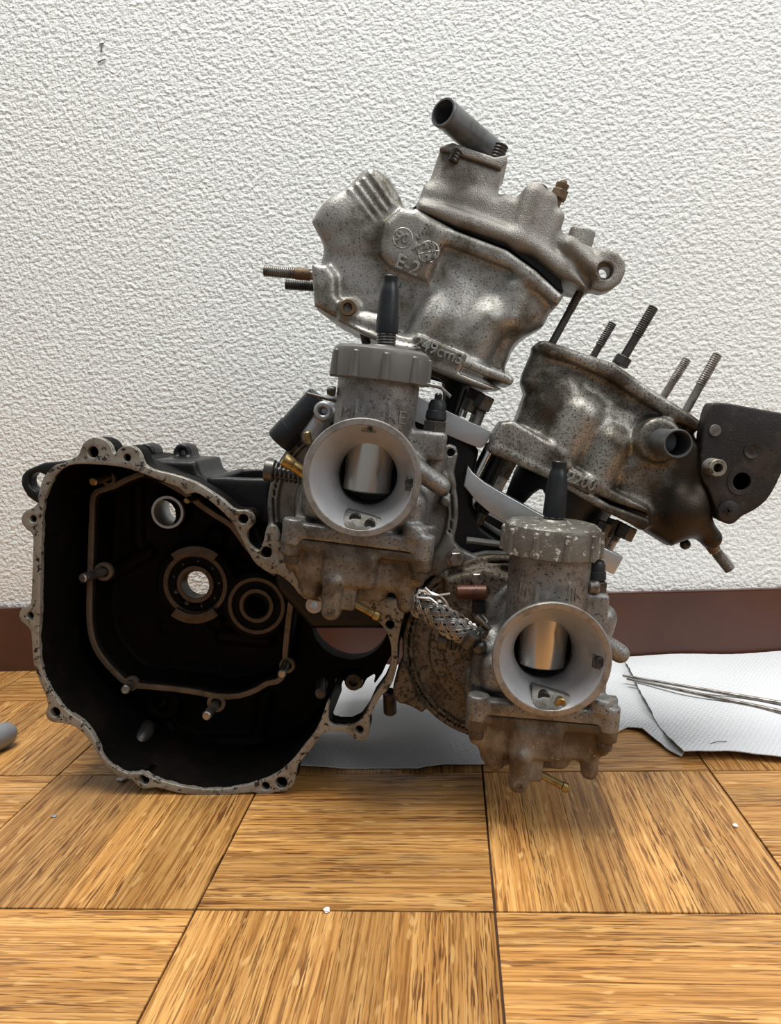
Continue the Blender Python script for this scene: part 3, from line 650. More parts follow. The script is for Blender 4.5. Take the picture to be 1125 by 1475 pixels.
# ---- cylinder head
c = Cast((-.055, .122, .30), (.115, .255, .445), .00105)
HP = [(600,301),(597,297),(603,283),(612,262),(645,268),(700,274),(714,279),(728,274),(743,280),(758,271),(776,270),(797,284),(806,300),(813,310),(810,329),(825,339),(845,348),(875,360),(890,370),(872,372),(858,398),(849,417),(830,408),(806,397),(797,388),(767,364),(734,349),(660,325)]
c.add(c.ext(XZ(HP, .142), .144, .236, .006))
c.add(c.ext(XZ([(600,301),(603,287),(640,292),(700,312),(752,332),(790,352),(825,378),(849,417),(806,397),(767,364),(734,349),(660,325)], .138), .138, .24, .004), .004)   # lower skirt
c.add(c.ext(XZ([(612,275),(622,245),(633,212),(648,207),(726,238),(724,250),(714,280),(700,300),(640,290)], .145), .145, .195, .008), .006)     # outlet tower
for a_, b_, r_ in (((770,282),(750,345),18),((790,290),(768,352),13),((803,312),(786,350),10)):
    c.add(c.cap(W(*a_, .145), W(*b_, .145), R(r_, *a_, .145)), .004)
A, B = W(832, 360, .17), W(840, 331, .17); c.add(c.cyl(A, B, R(19, 840, 335, .17), .001), .002)
c.add(c.cap(W(820,352,.142), W(862,390,.142), .005), .006)
c.add(c.ext(XZ([(858,362),(872,360),(889,366),(899,378),(900,392),(893,408),(880,418),(866,422),(850,417)], .146), .142, .160, .002), .003)       # mounting lug
h = W(873, 390, .142); c.sub(c.cyl((h.x, .10, h.z), (h.x, .2, h.z), R(8.5, 873, 390, .142), .0004)); c.sub(c.cyl((h.x-.001, .12, h.z), (h.x-.001, .1455, h.z), R(12.5, 873, 390, .142), .0004))
c.sub(c.cap(W(660,262,.132), W(690,282,.132), .006), .008)
c.sub(c.cap(W(640,318,.128), W(715,345,.128), .003), .006)
p = W(849, 417, .139); c.plane((.73, .6, -.33), (p.x, .178, p.z))
head = link('cylinder_head', c.mesh('cylinder_head'), 'head', engine, True, 'grainy grey cylinder head with mounting lug')
link('outlet_flange', plate_mesh(XZ([(633,214),(636,209),(652,205),(692,219),(713,226),(731,223),(731,233),(722,243),(708,238),(650,219)], .143), [], .143, .19, .0012), 'head', head, False)
bm = bmesh.new(); q = R(20, 660, 180, .150); A, B = W(706, 219, .170), W(638, 161, .128); d = (B-A); L = d.length
lathe(bm, [(q*1.05, 0), (q*1.0, L*.4), (q*.99, L*.93), (q*1.03, L*.95), (q*1.03, L*.99), (q*.98, L), (q*.84, L), (q*.82, L*.75), (0, L*.7)], A, d, 32)
bmesh.ops.create_uvsphere(bm, u_segments=24, v_segments=16, radius=q*1.1, matrix=Matrix.Translation(A+Vector((-.002, 0, -.001)))); put('water_outlet', bm, 'pipe', head, 'dark grey angled water outlet pipe')
for (a_, b_, y, r_, m_) in (((715,230),(724,208),.150,10,'darksteel'),((776,280),(784,268),.155,8,'darksteel'),((652,233),(660,216),.142,8,'darksteel')):
    A, B = W(*a_, y), W(*b_, y); bm = bmesh.new(); threaded(bm, A, B, R(r_, *a_, y), 0, 1, .0016, 18, .9); put('bolt', bm, m_, head)
bm = bmesh.new(); A, B = W(799,298,.165), W(812,262,.165); L = (B-A).length
lathe(bm, [(R(7,800,290,.165), 0), (R(7,800,290,.165), L*.3)], A, B-A, 20); prismN(bm, A+(B-A)*.3, A+(B-A)*.66, R(13,800,280,.165), 6); lathe(bm, [(R(9,800,280,.165), L*.66), (R(10,800,280,.165), L*.9), (R(6,800,280,.165), L*.92), (R(5,800,280,.165), L*1.03)], A, B-A, 20)
put('temperature_sender', bm, 'rust', head, 'brown brass sender screwed into the head')
for (a_, b_, r_) in (((800,412),(806,392),9),):
    bm = bmesh.new(); rod(bm, W(*a_, .16), W(*b_, .16), R(r_, *a_, .16)); put('head_stud', bm, 'darksteel', head)

# right cylinder
c = Cast((.005, .112, .140), (.178, .252, .315), .00105)
UP2 = [(774,497),(784,489),(834,506),(886,523),(942,562),(998,597),(1012,610),(1014,650),(1020,690),(1031,740),(1026,762),(1019,773),(985,782),(972,788),(935,765),(900,730),(860,712),(800,680),(755,640),(748,604),(756,580),(761,567),(754,549),(757,536)]
c.add(c.ext(XZ(UP2, .140), .148, .238, .012))
c.add(c.ext(XZ([(773,497),(784,489),(834,506),(886,523),(942,562),(998,597),(1012,608),(1006,622),(985,612),(930,580),(878,545),(826,522),(790,512)], .139), .139, .240, .003), .004)
A, B = W(868, 590, .193), W(816, 682, .193); c.add(c.cyl(A, B, .047, .006), .006)
for (a_, b_, r_, y) in (((835,600),(800,655),32,.148),((880,640),(862,690),26,.146),((812,560),(795,585),20,.15)):
    c.add(c.cap(W(*a_, y), W(*b_, y), R(r_, *a_, y)), .008)
c.add(c.ext(XZ([(709,627),(722,608),(741,606),(816,652),(822,670),(800,690),(705,650)], .135), .134, .235, .0025), .004)
c.add(c.ext(XZ([(705,646),(716,640),(800,682),(880,728),(935,748),(938,757),(928,765),(864,733),(790,690),(705,652)], .134), .1335, .238, .0018), .002)
c.add(c.ext(XZ([(815,668),(838,680),(862,692),(880,704),(936,731),(936,741),(880,722),(862,712),(812,690)], .135), .135, .2, .0018), .003)
c.add(c.ext(XZ([(930,640),(990,620),(1014,640),(1026,720),(1030,765),(985,782),(970,789),(928,763),(900,720),(890,680)], .141), .141, .235, .006), .006)
p = W(951, 634, .132); c.add(c.cyl(p, p+Vector((0, .03, 0)), R(33, 951, 634, .132), .003), .006)
c.add(c.cap(W(1010,760,.150), W(1024,775,.150), R(16,1015,765,.15)), .006)
c.add(c.sph(tuple(W(985,735,.14)), R(30,985,735,.14), (1, .6, 1)), .008)
c.sub(c.cap(W(905,690,.130), W(945,715,.130), .006), .010)
c.sub(c.cap(W(790,610,.128), W(760,600,.128), .004), .008)
c.sub(c.cap(W(880,610,.126), W(845,700,.124), .005), .010)
p = W(757, 536, .139); c.plane((-.73, .6, .33), (p.x, .170, p.z))
cyl2 = link('cylinder', c.mesh('cylinder'), 'alu_dirty', engine, True, 'lower right cylinder casting, heavily stained brown, studs on its deck')
# recessed number pad on the base
link('number_pad', plate_mesh(XZ([(820,676),(858,694),(850,712),(813,694)], .1325), [], .1325, .1345, .0004), 'alu_dirty', cyl2, False)
text('2200', .0092, 837, 694, .1322, 25, 'alu', cyl2)
stud(cyl2, (795,495), (848,398), .155, .155, 6.5, .5, 1., 'darksteel', None)
stud(cyl2, (853,516), (883,465), .215, .215, 6.2, .35, 1., 'darksteel')
stud(cyl2, (892,526), (942,442), .155, .155, 7.6, .5, 1., 'darksteel', 13)
stud(cyl2, (954,574), (990,517), .215, .215, 6.6, .45, 1.)
stud(cyl2, (988,592), (1034,510), .160, .160, 7.2, .45, 1.)
stud(cyl2, (1012,770), (1052,821), .150, .150, 8.5, .5, 1., 'steel')
bm = bmesh.new(); q = R(9, 1015, 770, .15); rod(bm, W(1015,772,.15), W(1030,793,.15), q); put('stud_collar', bm, 'rust', cyl2)
bm = bmesh.new(); p = W(987,784,.16); bmesh.ops.create_uvsphere(bm, u_segments=16, v_segments=10, radius=R(8, 990, 789, .16), matrix=Matrix.Translation(p)); put('plug', bm, 'darksteel', cyl2)
# water spigot pointing at the viewer
p = W(977, 639, .096); q = R(21.5, 977, 639, .096); bm = bmesh.new()
lathe(bm, [(0, .03), (q*.82, .028), (q*.84, .001), (q*.88, 0), (q*.97, 0), (q, .001), (q, .006), (q*.95, .008), (q*.95, .05)], p, (0, 1, 0), 36)
put('water_spigot', bm, 'pipe', cyl2, 'dark open water pipe facing the viewer')
# sooty flange plate at the far right
PL = [(1022,584),(1028,580),(1047,581),(1070,585),(1125,595),(1160,600),(1158,640),(1140,660),(1125,680),(1117,697),(1103,720),(1084,735),(1068,743),(1058,752),(1049,755),(1039,751),(1032,746),(1029,730),(1018,702),(1008,682),(1011,628),(1017,598)]
pl = link('flange_plate', plate_mesh(XZ(smooth(PL, 2), .140), [circ(1068, 693.5, 13, .140)], .138, .152, .0012), 'plate', cyl2, False, 'dark sooty flange plate with holes')
def disc(px, py, y, prof, m_, name, parent=cyl2, seg=24, label=None):
    p = W(px, py, y); k = R(1, px, py, y); bm = bmesh.new(); lathe(bm, [(r*k, t) for r, t in prof], p, (0, 1, 0), seg); return put(name, bm, m_, parent, label)
disc(1030.5, 620, .137, [(9, .003), (9, .0003), (8.5, 0), (0, 0)], 'steel', 'pin')
disc(1034.6, 674, .124, [(13, .016), (13, .0005), (12, 0), (7, 0), (6.5, .012), (0, .012)], 'gasket', 'spacer_tube', label='pale short spacer tube')
disc(1068, 693.5, .1375, [(21, .002), (20.5, 0), (14, 0), (13, .002)], 'plate', 'hole_collar')
disc(1084, 649.5, .1372, [(13, .002), (12, 0), (10, .0), (5, .0012), (0, .0012)], 'plate', 'countersunk_screw')
o = disc(1049.5, 736, .1368, [(16, .002), (15.5, .0), (13, -.0004), (0, -.0008)], 'plate', 'cross_screw')
bm = bmesh.new(); p = W(1049.5, 736, .1358); k = R(1, 1049, 736, .136)
box(bm, (p.x-6*k, p.y-.0003, p.z-1.6*k), (p.x+6*k, p.y+.0005, p.z+1.6*k)); box(bm, (p.x-1.6*k, p.y-.0003, p.z-6*k), (p.x+1.6*k, p.y+.0005, p.z+6*k)); put('screw_slot', bm, 'rubber', cyl2)
skirt(cyl2, (815,700), (788,752), .186, .036, lobes((2.65, .33), (1.05, .85)))
# studs, sleeves and nuts under the base
for (a_, b_, y, r_, m_, kind) in (((737,662),(715,705),.150,10,'steel','t'),((722,652),(700,697),.17,15,'rubber','p'),((709,640),(681,695),.158,9,'chrome','p'),((712,705),(683,762),.150,10,'darksteel','t'),((694,722),(676,755),.165,9,'steel','t'),((884,748),(866,788),.150,9,'darksteel','t'),((896,752),(872,795),.160,10,'steel','t'),((905,757),(896,775),.155,15,'darksteel','n'),((873,752),(864,772),.150,13,'darksteel','n')):
    A, B = W(*a_, y), W(*b_, y); q = R(r_, *a_, y); bm = bmesh.new()
    if kind == 't': threaded(bm, A, B, q, 0, .6)
    elif kind == 'n': prismN(bm, A, B, q)
    else: rod(bm, A, B, q, bev=.0008)
    put('base_stud', bm, m_, cyl2)
# machined spacer plates under both cylinders
sp1 = link('spacer_plate', plate_mesh(XZ(smooth([(500,522),(530,535),(643,591),(680,609),(702,618),(707,624),(700,640),(692,645),(684,643),(645,627),(500,560)], 2), .140), [], .140, .154, .0006), 'billet', engine, False, 'bright machined aluminium spacer plate under the upper left cylinder')
sp2 = link('spacer_plate', plate_mesh(XZ([(674,671),(681,681),(698,695),(718,707),(738,718),(772,737),(868,788),(898,803),(892,815),(884,828),(840,806),(728,753),(705,738),(687,723),(668,700)], .138), [], .138, .152, .0006), 'billet', engine, False, 'bright machined aluminium spacer plate under the lower right cylinder')
link('base_gasket', plate_mesh(XZ([(690,735),(720,752),(800,795),(795,803),(715,762),(688,745)], .15), [], .155, .20, .0004), 'rubber', sp2, False)

# ---- carburettors
def carburettor(thr, capb, bell, bx_, lab, bowl_m, cap_m, worn, bootpx, letter):
    YB = .060; YC = .097
    ct, cbp = W(*thr, YC), W(*capb, YC); cen = W(*bell, YB)
    U = (cbp-ct); hc = U.length; U.normalize(); Yv = Vector((0, 1, 0)); Rv = Vector((U.z, 0, -U.x))
    base = Vector((cen.x*.45+ct.x*.55, YB, cen.z*.45+ct.z*.55))
    xf = Matrix((( Rv.x, 0, U.x, cen.x), (0, 1, 0, YB), (Rv.z, 0, U.z, cen.z), (0, 0, 0, 1)))
    P = lambda x, y, z: xf @ Vector((x, y, z))
    D = lambda x, y, z: xf.to_3x3() @ Vector((x, y, z))
    c = Cast((-.055, .002, -.085), (.062, .082, .068), .00105)
    YA = YC-YB                                     # depth of the slide chamber behind the bell face
    hx = (ct-cen).dot(Rv); hz = (ct-cen).dot(U)    # chamber axis relative to the bell centre
    Z1 = hz+hc
    c.add(c.cyl((hx, YA, -.03), (hx, YA, Z1), .0235, .001))
    c.add(c.cyl((0, .010, 0), (0, .075, 0), .0255, .002), .003)
    c.add(c.cyl((0, .062, 0), (0, .078, 0), .034, .002), .002)
    for s_ in (-1, 1): c.add(c.cyl((s_*.036, .068, 0), (s_*.036, .078, 0), .009, .001), .004)
    # chamber shoulders, side bosses
    c.add(c.bx((-.036, .018, -.030), (.036, .060, -.006), .008), .006)
    cx_ = .0262 if worn else .0352; cz_ = .0325 if worn else .0285
    c.add(c.bx((.016, .028, .012), (cx_+.008, .046, cz_), .003), .003)          # choke boss
    c.add(c.cap((.022, .026, .010), (.043, .03, -.002), .006, .0055), .004)
    c.add(c.cap((.026, .05, -.03), (.036, .055, .012), .009), .005)
    c.add(c.cap((-.033, .045, -.03), (-.030, .05, -.006), .009), .006)
    # flange to the float bowl
    c.add(c.bx((-.041, .012, -.0395), (.041, .066, -.031), .0015), .002)
    for x, y in ((-.037, .017), (.037, .017), (.037, .06), (-.037, .06)): c.add(c.cyl((x, y, -.044), (x, y, -.029), .0065, .001), .002)
    c.add(c.cyl((.032, .018, -.034), (.032, .018, -.024), .0075, .003), .002)
    # letter pads on the chamber
    for s_ in (-1, 1):
        a = s_*.62; q = Vector((math.sin(a), -math.cos(a), 0)); cx, cy = hx+q.x*.0205, YA+q.y*.0205
        tx = (c.x-cx)*math.cos(a)+(c.y-cy)*math.sin(a); ty = -(c.x-cx)*math.sin(a)+(c.y-cy)*math.cos(a)
        zz = c.z-(Z1-.0225)
        c.add(np.maximum(np.maximum(np.abs(tx)-.0062, np.abs(ty)-.0030), np.abs(zz)-.0072))
    c.sub(c.cyl((hx, -.01, hz), (hx, .1, hz), .0168, .0005))
    c.sub(c.cyl((0, -.01, 0), (0, .034, 0), .0302, .001, .0186))
    c.sub(c.cyl((hx, YA, hz-.003), (hx, YA, Z1+.01), .0150, .0005))
    body = link('carburettor', c.mesh('carb', xf), 'carb', engine, True, lab)
    # bellmouth
    bm = bmesh.new(); pr = []
    r0, rt_ = .0324, .0172
    for k in range(15):
        t = k/14; a = t*math.pi/2; pr.append((rt_+(.0284-rt_)*(1-math.sin(a))**1.25, .0005+.032*(1-(1-t)**1.35)))
    n_in = len(pr)
    outer = [(.0245, .028), (.0265, .016), (.0300, .007), (.0320, .0045), (r0, .0030), (r0, .0008), (r0-.0006, 0), (.0288, 0)]
    lathe(bm, outer+pr, P(0, 0, 0), D(0, 1, 0), 64, False)
    # slope the throat towards the chamber axis
    for v in bm.verts:
        l = xf.inverted() @ v.co; k = max(0, min(1, l.y/YA)); v.co = xf @ Vector((l.x+hx*k, l.y, l.z+hz*k))
    bell_o = put('bellmouth', bm, ['bell_rim', 'bell'], body, 'pale alloy intake bellmouth', 50)
    me = bell_o.data
    for p_ in me.polygons:
        l = xf.inverted() @ (p_.center+Vector(bell_o.location)+worldloc(body)); rr = math.hypot(l.x-hx*l.y/YA, l.z-hz*l.y/YA)
        p_.material_index = 1 if rr < .0280 and l.y > .0006 and p_.normal.dot(D(l.x, 0, l.z)) < .0005 else 0
    # jets, air hole, top locating hole
    def slope(r): return .0005+max(0, .0284-r)*1.9
    def spot(x, z, y, r_, m_='rubber', pad=None, name='air_jet'):
        y = max(y, slope(math.hypot(x, z))-.0036)
        bm = bmesh.new(); lathe(bm, [(r_*.9, .005), (r_, 0), (r_*.82, -.0004), (r_*.6, -.0002), (0, .0005)], P(x, y, z), D(0, 1, 0), 20); put(name, bm, m_, body)
    def padbox(pts, y0, y1, m_='cover'):
        w_ = [(P(x, 0, z).x, P(x, 0, z).z) for x, z in pts]
        me = plate_mesh(w_, [], YB+y0, YB+y1, .0004); iv = xf.inverted()
        for v in me.vertices:
            l = iv @ v.co; l.y += max(0, slope(math.hypot(l.x, l.z))-.0012-.0005); v.co = xf @ l
        link('jet_pad', me, m_, body, False)
    padbox([(-.0075, -.0195), (.0125, -.0215), (.0135, -.0280), (.0080, -.0295), (.003, -.0285), (-.002, -.0295), (-.009, -.0285)], .0004, .006, 'cover')
    spot(-.0015, -.0235, .0021, .0034); spot(.0072, -.0247, .0021, .0030, 'brass' if worn else 'rubber')
    spot(.0262, .0005, .0015, .0028); 
    padbox([(.0235, -.0045), (.029, -.0045), (.0295, .003), (.0235, .003)], .0004, .006, 'cover')
    if not worn:
        padbox([(-.0035, .0245), (.0045, .0245), (.0052, .029), (.0035, .0315), (-.0025, .0315), (-.0045, .029)], .0004, .006, 'bell_rim'); spot(.0015, .0262, .0004, .0014)
    # throttle slide
    bm = bmesh.new(); lathe(bm, [(.0138, 0), (.0147, .0008), (.0147, .045)], P(hx, YA+.001, hz-.0095), D(0, 0, 1), 48); put('throttle_slide', bm, 'slide', body, 'shiny metal throttle slide inside the throat')
    bm = bmesh.new(); lathe(bm, [(.0167, .022), (.0167, .0), (0, 0)], P(hx, .074, hz), D(0, -1, 0), 32); put('throat_shade', bm, 'rubber', body)  # black end piece standing for the shade deep in the bore
    # float bowl
    c = Cast((-.050, .004, -.092), (.050, .072, -.028), .00105)
    c.add(c.bx((-.040, .013, -.0455), (.040, .065, -.0395), .0015))
    c.add(c.bx((-.036, .018, -.066), (.036, .060, -.042), .006), .003)
    c.add(c.bx((-.033, .022, -.074), (.020, .056, -.060), .006), .004)
    c.add(c.bx((-.018, .011, -.064), (.013, .03, -.044), .004), .003)
    c.add(c.cap((-.0105, .014, -.062), (-.0105, .015, -.079), .0062, .0058), .002)
    c.add(c.bx((-.005, .014, -.078), (.003, .026, -.062), .002), .002)
    for x in (-.037, .037): c.add(c.cap((x, .018, -.044), (x*.97, .02, -.056), .0055, .0045), .002)
    c.add(c.cap((.028, .022, -.050), (.031, .024, -.072), .006, .005), .003)
    c.add(c.cap((-.024, .02, -.05), (-.024, .022, -.070), .007, .006), .004)
    for x, y in ((-.037, .017), (.037, .017), (.037, .06), (-.037, .06)): c.add(c.cyl((x, y, -.050), (x, y, -.040), .0062, .001), .002)
    bowl = link('float_bowl', c.mesh('bowl', xf), bowl_m, body, True, 'brown stained float bowl')
    bm = bmesh.new(); lathe(bm, [(.0035, 0), (.0035, -.0008), (.0018, -.0008), (.0016, .001), (0, .001)], P(-.0105, .0092, -.078), D(0, 1, 0), 20); put('drain_screw', bm, bowl_m, body)
    bm = bmesh.new(); A, B = P(.002, .018, -.074), P(.018, .012, -.0785); L = (B-A).length
    lathe(bm, [(.0022, 0), (.0022, L*.78), (.003, L*.82), (.0028, L*.95), (.0018, L)], A, B-A, 18); put('overflow_nipple', bm, 'brass', body, 'small brass overflow nipple')
    for x, y, z in ((.0365, .017, -.052), (-.0365, .017, -.052)):
        bm = bmesh.new(); lathe(bm, [(.0042, 0), (.0046, .002), (.0046, .005), (.004, .006)], P(x, y, z-.003), D(0, 0, 1), 18); put('bowl_screw', bm, 'bowl', body)
    # screw cap with grip ribs
    bm = bmesh.new(); rc = .0278; pr = [(0, .0205), (.008, .0205), (.009, .0195), (rc-.003, .0185), (rc-.0006, .0168), (rc, .015), (rc, .0006), (rc-.0008, 0), (.02, 0)]
    lathe(bm, pr[::-1], P(hx, YA, Z1-.0035), D(0, 0, 1), 56, False); cap = put('screw_cap', bm, cap_m, body, 'grey screw cap with grip ribs')
    bm = bmesh.new()
    for k in range(10):
        a = 2*math.pi*(k+.30)/10; q = (hx+math.sin(a)*(rc-.0004), YA-math.cos(a)*(rc-.0004)); rod(bm, P(q[0], q[1], Z1-.0035), P(q[0], q[1], Z1+.0118), .0026, .0020, 12, .0008)
    g = put('grip_rib', bm, cap_m, body)
    # rubber cable boot
    A, B = W(*bootpx[1], YC), W(*bootpx[0], YC); L = (B-A).length
    s_ = 1.; bm = bmesh.new(); lathe(bm, [(.0052, -.006), (.0055, .0)], A, B-A, 20)
    lathe(bm, [(.0064, 0), (.0066, .001), (.0064, L*.2), (.0060, L*.5), (.0054, L*.70), (.0048, L*.80), (.0041, L*.845), (.0040, L*.90), (.0043, L*.95), (.0043, L*.985), (.0038, L), (.0022, L), (.0022, L*.96), (0, L*.96)], A, B-A, 28); put('cable_boot', bm, 'rubber', body, 'black rubber cable boot')
    bm = bmesh.new(); pts = [A-(B-A).normalized()*(.0065-.0095*k/48)+(basis(B-A)[1]*math.cos(k*.78)+basis(B-A)[2]*math.sin(k*.78))*.0053 for k in range(49)]
    tube(bm, [q-(B-A).normalized()*.003 for q in pts], .0006, 6); put('spring', bm, 'steel', body)
    # choke plunger: rubber cap, nut
    A, d = P(cx_, .037, cz_), D(0, 0, 1)
    bm = bmesh.new(); prismN(bm, A-d*.001, A+d*.006, .0072); put('choke_nut', bm, 'darksteel', body)
    bm = bmesh.new(); lathe(bm, [(.0050, .0055), (.0062, .0075), (.0057, .0115), (.0052, .0119), (.0052, .0155), (.0040, .0178), (.0022, .0182), (.0022, .021), (.0013, .022)], A, d, 24); put('choke_boot', bm, 'rubber', body)
    # idle screw and nipple on the left flank
    bm = bmesh.new(); A = P(-.040, .042, -.007); d = D(-1, 0, .05)
    tube(bm, [A+d*(.0166*k/55.)+(basis(d)[1]*math.cos(k*.7)+basis(d)[2]*math.sin(k*.7))*.0050 for k in range(56)], .0008, 6)
    rod(bm, A, A+d*.018, .0030); prismN(bm, A+d*.0165, A+d*.0222, .0068, 14); put('idle_screw', bm, 'darksteel', body)
    bm = bmesh.new(); A, B = P(-.028, .022, -.0075), P(-.0465, .016, .0040); L = (B-A).length
    if not worn:
        lathe(bm, [(.0030, 0), (.0033, L*.72), (.0038, L*.75), (.0040, L*.95), (.0036, L), (.0024, L), (.0022, L*.8), (0, L*.8)], A, B-A, 20); put('vent_nipple', bm, 'brass', body, 'brass vent nipple')
        bm = bmesh.new(); A = P(-.028, .034, .040); rod(bm, A+D(.006, 0, -.001), A+D(-.012, 0, .0015), .0010); put('cotter_pin', bm, 'darksteel', body)
        bm = bmesh.new(); A = P(-.0235, .03, .0445); lathe(bm, [(.0028, 0), (.003, .002), (.002, .0045)], A, D(-1, 0, 0), 16); put('side_screw', bm, 'darksteel', body)
        bm = bmesh.new(); A = P(.031, .036, .0535); tube(bm, [P(.019, .034, .046), P(.020, .032, .0525), P(.028, .032, .0545), P(.036, .032, .0535), P(.042, .031, .049)], .0011, 8); put('wire_clip', bm, 'steel', body)
    else:
        bm = bmesh.new(); rod(bm, P(.021, .03, .036), P(.0275, .03, .036), .004, bev=.001); put('side_screw', bm, 'steel', body)
        bm = bmesh.new(); prismN(bm, P(.036, .03, -.032), P(.044, .03, -.032), .0045); put('side_bolt', bm, 'steel', body)
    # raised letters on the pads
    for s_, tx in ((-1, letter[0]), (1, letter[1])):
        a = s_*.62; q = Vector((math.sin(a), -math.cos(a), 0)); cu = bpy.data.curves.new('t', 'FONT'); cu.body = tx; cu.size = .0108; cu.extrude = .0003; cu.align_x = 'CENTER'; cu.align_y = 'CENTER'
        o = bpy.data.objects.new('t', cu); me = bpy.data.meshes.new_from_object(o); bpy.data.objects.remove(o)
        me.transform(xf @ Matrix.Translation((hx+q.x*.0236, YA+q.y*.0236, Z1-.0225)) @ Matrix.Rotation(a, 4, 'Z') @ Matrix.Rotation(math.pi/2, 4, 'X')); link('lettering', me, 'carb', body, False)
    return body, P, D
carb1, P1, D1 = carburettor((531,684), (547,541), (520.5,688.5), None, 'left carburettor with a smooth grey cap and grey bellmouth', 'bowl', 'cap', False, ((563,397),(557,480)), ('MI', 'KE'))
carb2, P2, D2 = carburettor((781,933), (794,789), (795,951), None, 'right carburettor with a worn chipped cap, lower and browner', 'bowl_rusty', 'cap_worn', True, ((806,664),(798,743)), ('IN', 'IK'))
# coolant hose stub and its screw lug, left of the left carburettor
A, B = W(402, 637, .135), W(462, 572, .135); bm = bmesh.new(); L = (B-A).length; q = R(21, 430, 610, .135)
lathe(bm, [(q*.92, 0), (q, .0015), (q, L*.3), (q*1.0, L*.31), (q*.93, L*.315), (q*.93, L*.97), (q*.8, L)], A, B-A, 32)
put('hose_stub', bm, 'rubber', cov1, 'black rubber hose stub with a seam ring')
c = Cast((-.115, .112, .20), (-.055, .15, .27), .001)
p = W(465, 592, .12); c.add(c.cyl(p, p+Vector((0, .02, 0)), R(14, 465, 592, .12), .001)); c.add(c.cap(p+Vector((0, .012, 0)), W(450,625,.135), .006, .008), .003)
c.add(c.cap(p+Vector((0, .015, 0)), W(480,575,.135), .005), .003); c.sub(c.cyl(p+Vector((0, -.01, 0)), p+Vector((0, .006, 0)), R(6, 465, 592, .12), .0003))
link('screw_lug', c.mesh('lug'), 'billet', cov1, True)
bm = bmesh.new(); rod(bm, W(446,640,.11), W(442,622,.11), R(5.5, 445, 630, .11), bev=.0006); put('brass_pin', bm, 'brass', cov1)

# ---- braided hose between the carburettors
PATH = [W(596,858,.098), W(618,876,.096), W(645,896,.094), W(672,912,.093), W(690,920,.094)]
def along(t):
    n = len(PATH)-1; i = min(int(t*n), n-1); f = t*n-i; P0 = PATH[max(i-1, 0)]; a, b_ = PATH[i], PATH[i+1]; P3 = PATH[min(i+2, n)]
    return .5*((2*a)+(-P0+b_)*f+(2*P0-5*a+4*b_-P3)*f*f+(-P0+3*a-3*b_+P3)*f**3)
HR = lambda t: .0072*(.75+.5*math.sin(min(1, max(0, t*1.15))*math.pi)**.7*.6)
bm = bmesh.new(); tube(bm, [along(k/24) for k in range(25)], .005, 16, [HR(k/24)*.88 for k in range(25)])
hose = put('braided_hose', bm, 'rubber', engine, 'short frayed steel-braided hose between the carburettors')
bm = bmesh.new()
for s_ in (1, -1):
    for k in range(9):
        for off in (-.17, 0, .17):
            pts = []
            for i in range(41):
                t = i/40; p = along(t); d = (along(min(1, t+.02))-along(max(0, t-.02))).normalized(); _, u, v = basis(d)
                a = s_*t*5.0+2*math.pi*k/9+off; rr = HR(t)*(1.0+.08*math.sin(t*5.0*9*s_+k*math.pi+(math.pi if s_ < 0 else 0)))
                pts.append(p+(u*math.cos(a)+v*math.sin(a))*rr)
            tube(bm, pts, .00060, 5)
put('braid', bm, 'steel', hose)['kind'] = 'stuff'
bm = bmesh.new()
for pts in ([(612,846),(622,856),(634,858),(642,866),(648,880)], [(602,851),(618,852),(630,857)], [(634,857),(648,855)], [(600,860),(620,862),(630,870)], [(583,852),(590,862),(592,872)], [(594,853),(596,862),(594,876)], [(588,850),(594,856),(597,866)]):
    tube(bm, [W(a, b_, .086+.001*i) for i, (a, b_) in enumerate(pts)], .0007, 6)
put('loose_strand', bm, 'billet', hose)['kind'] = 'stuff'
bm = bmesh.new()
for k, (px, py, r_) in enumerate(((678,922,13),(684,916,12),(692,913,10))):
    p = W(px, py, .088); d = W(700, 925, .09)-W(660, 900, .09); _, u, v = basis(d); q = R(r_, px, py, .09)
    tube(bm, [p+(u*math.cos(t)+v*math.sin(t))*q for t in np.linspace(0, 2*math.pi, 20)], .001, 6)
tube(bm, [W(686,887,.084), W(706,907,.084)], .0014, 8); tube(bm, [W(694,886,.09), W(701,895,.09), W(696,908,.085)], .0012, 8)
rod(bm, W(672,930,.086), W(683,914,.082), .0035); rod(bm, W(690,905,.088), W(702,912,.088), .004); bmesh.ops.create_uvsphere(bm, u_segments=12, v_segments=8, radius=.005, matrix=Matrix.Translation(W(690,932,.09)))
put('hose_clamp', bm, 'darksteel', hose, 'dark wire clamp at the hose end')

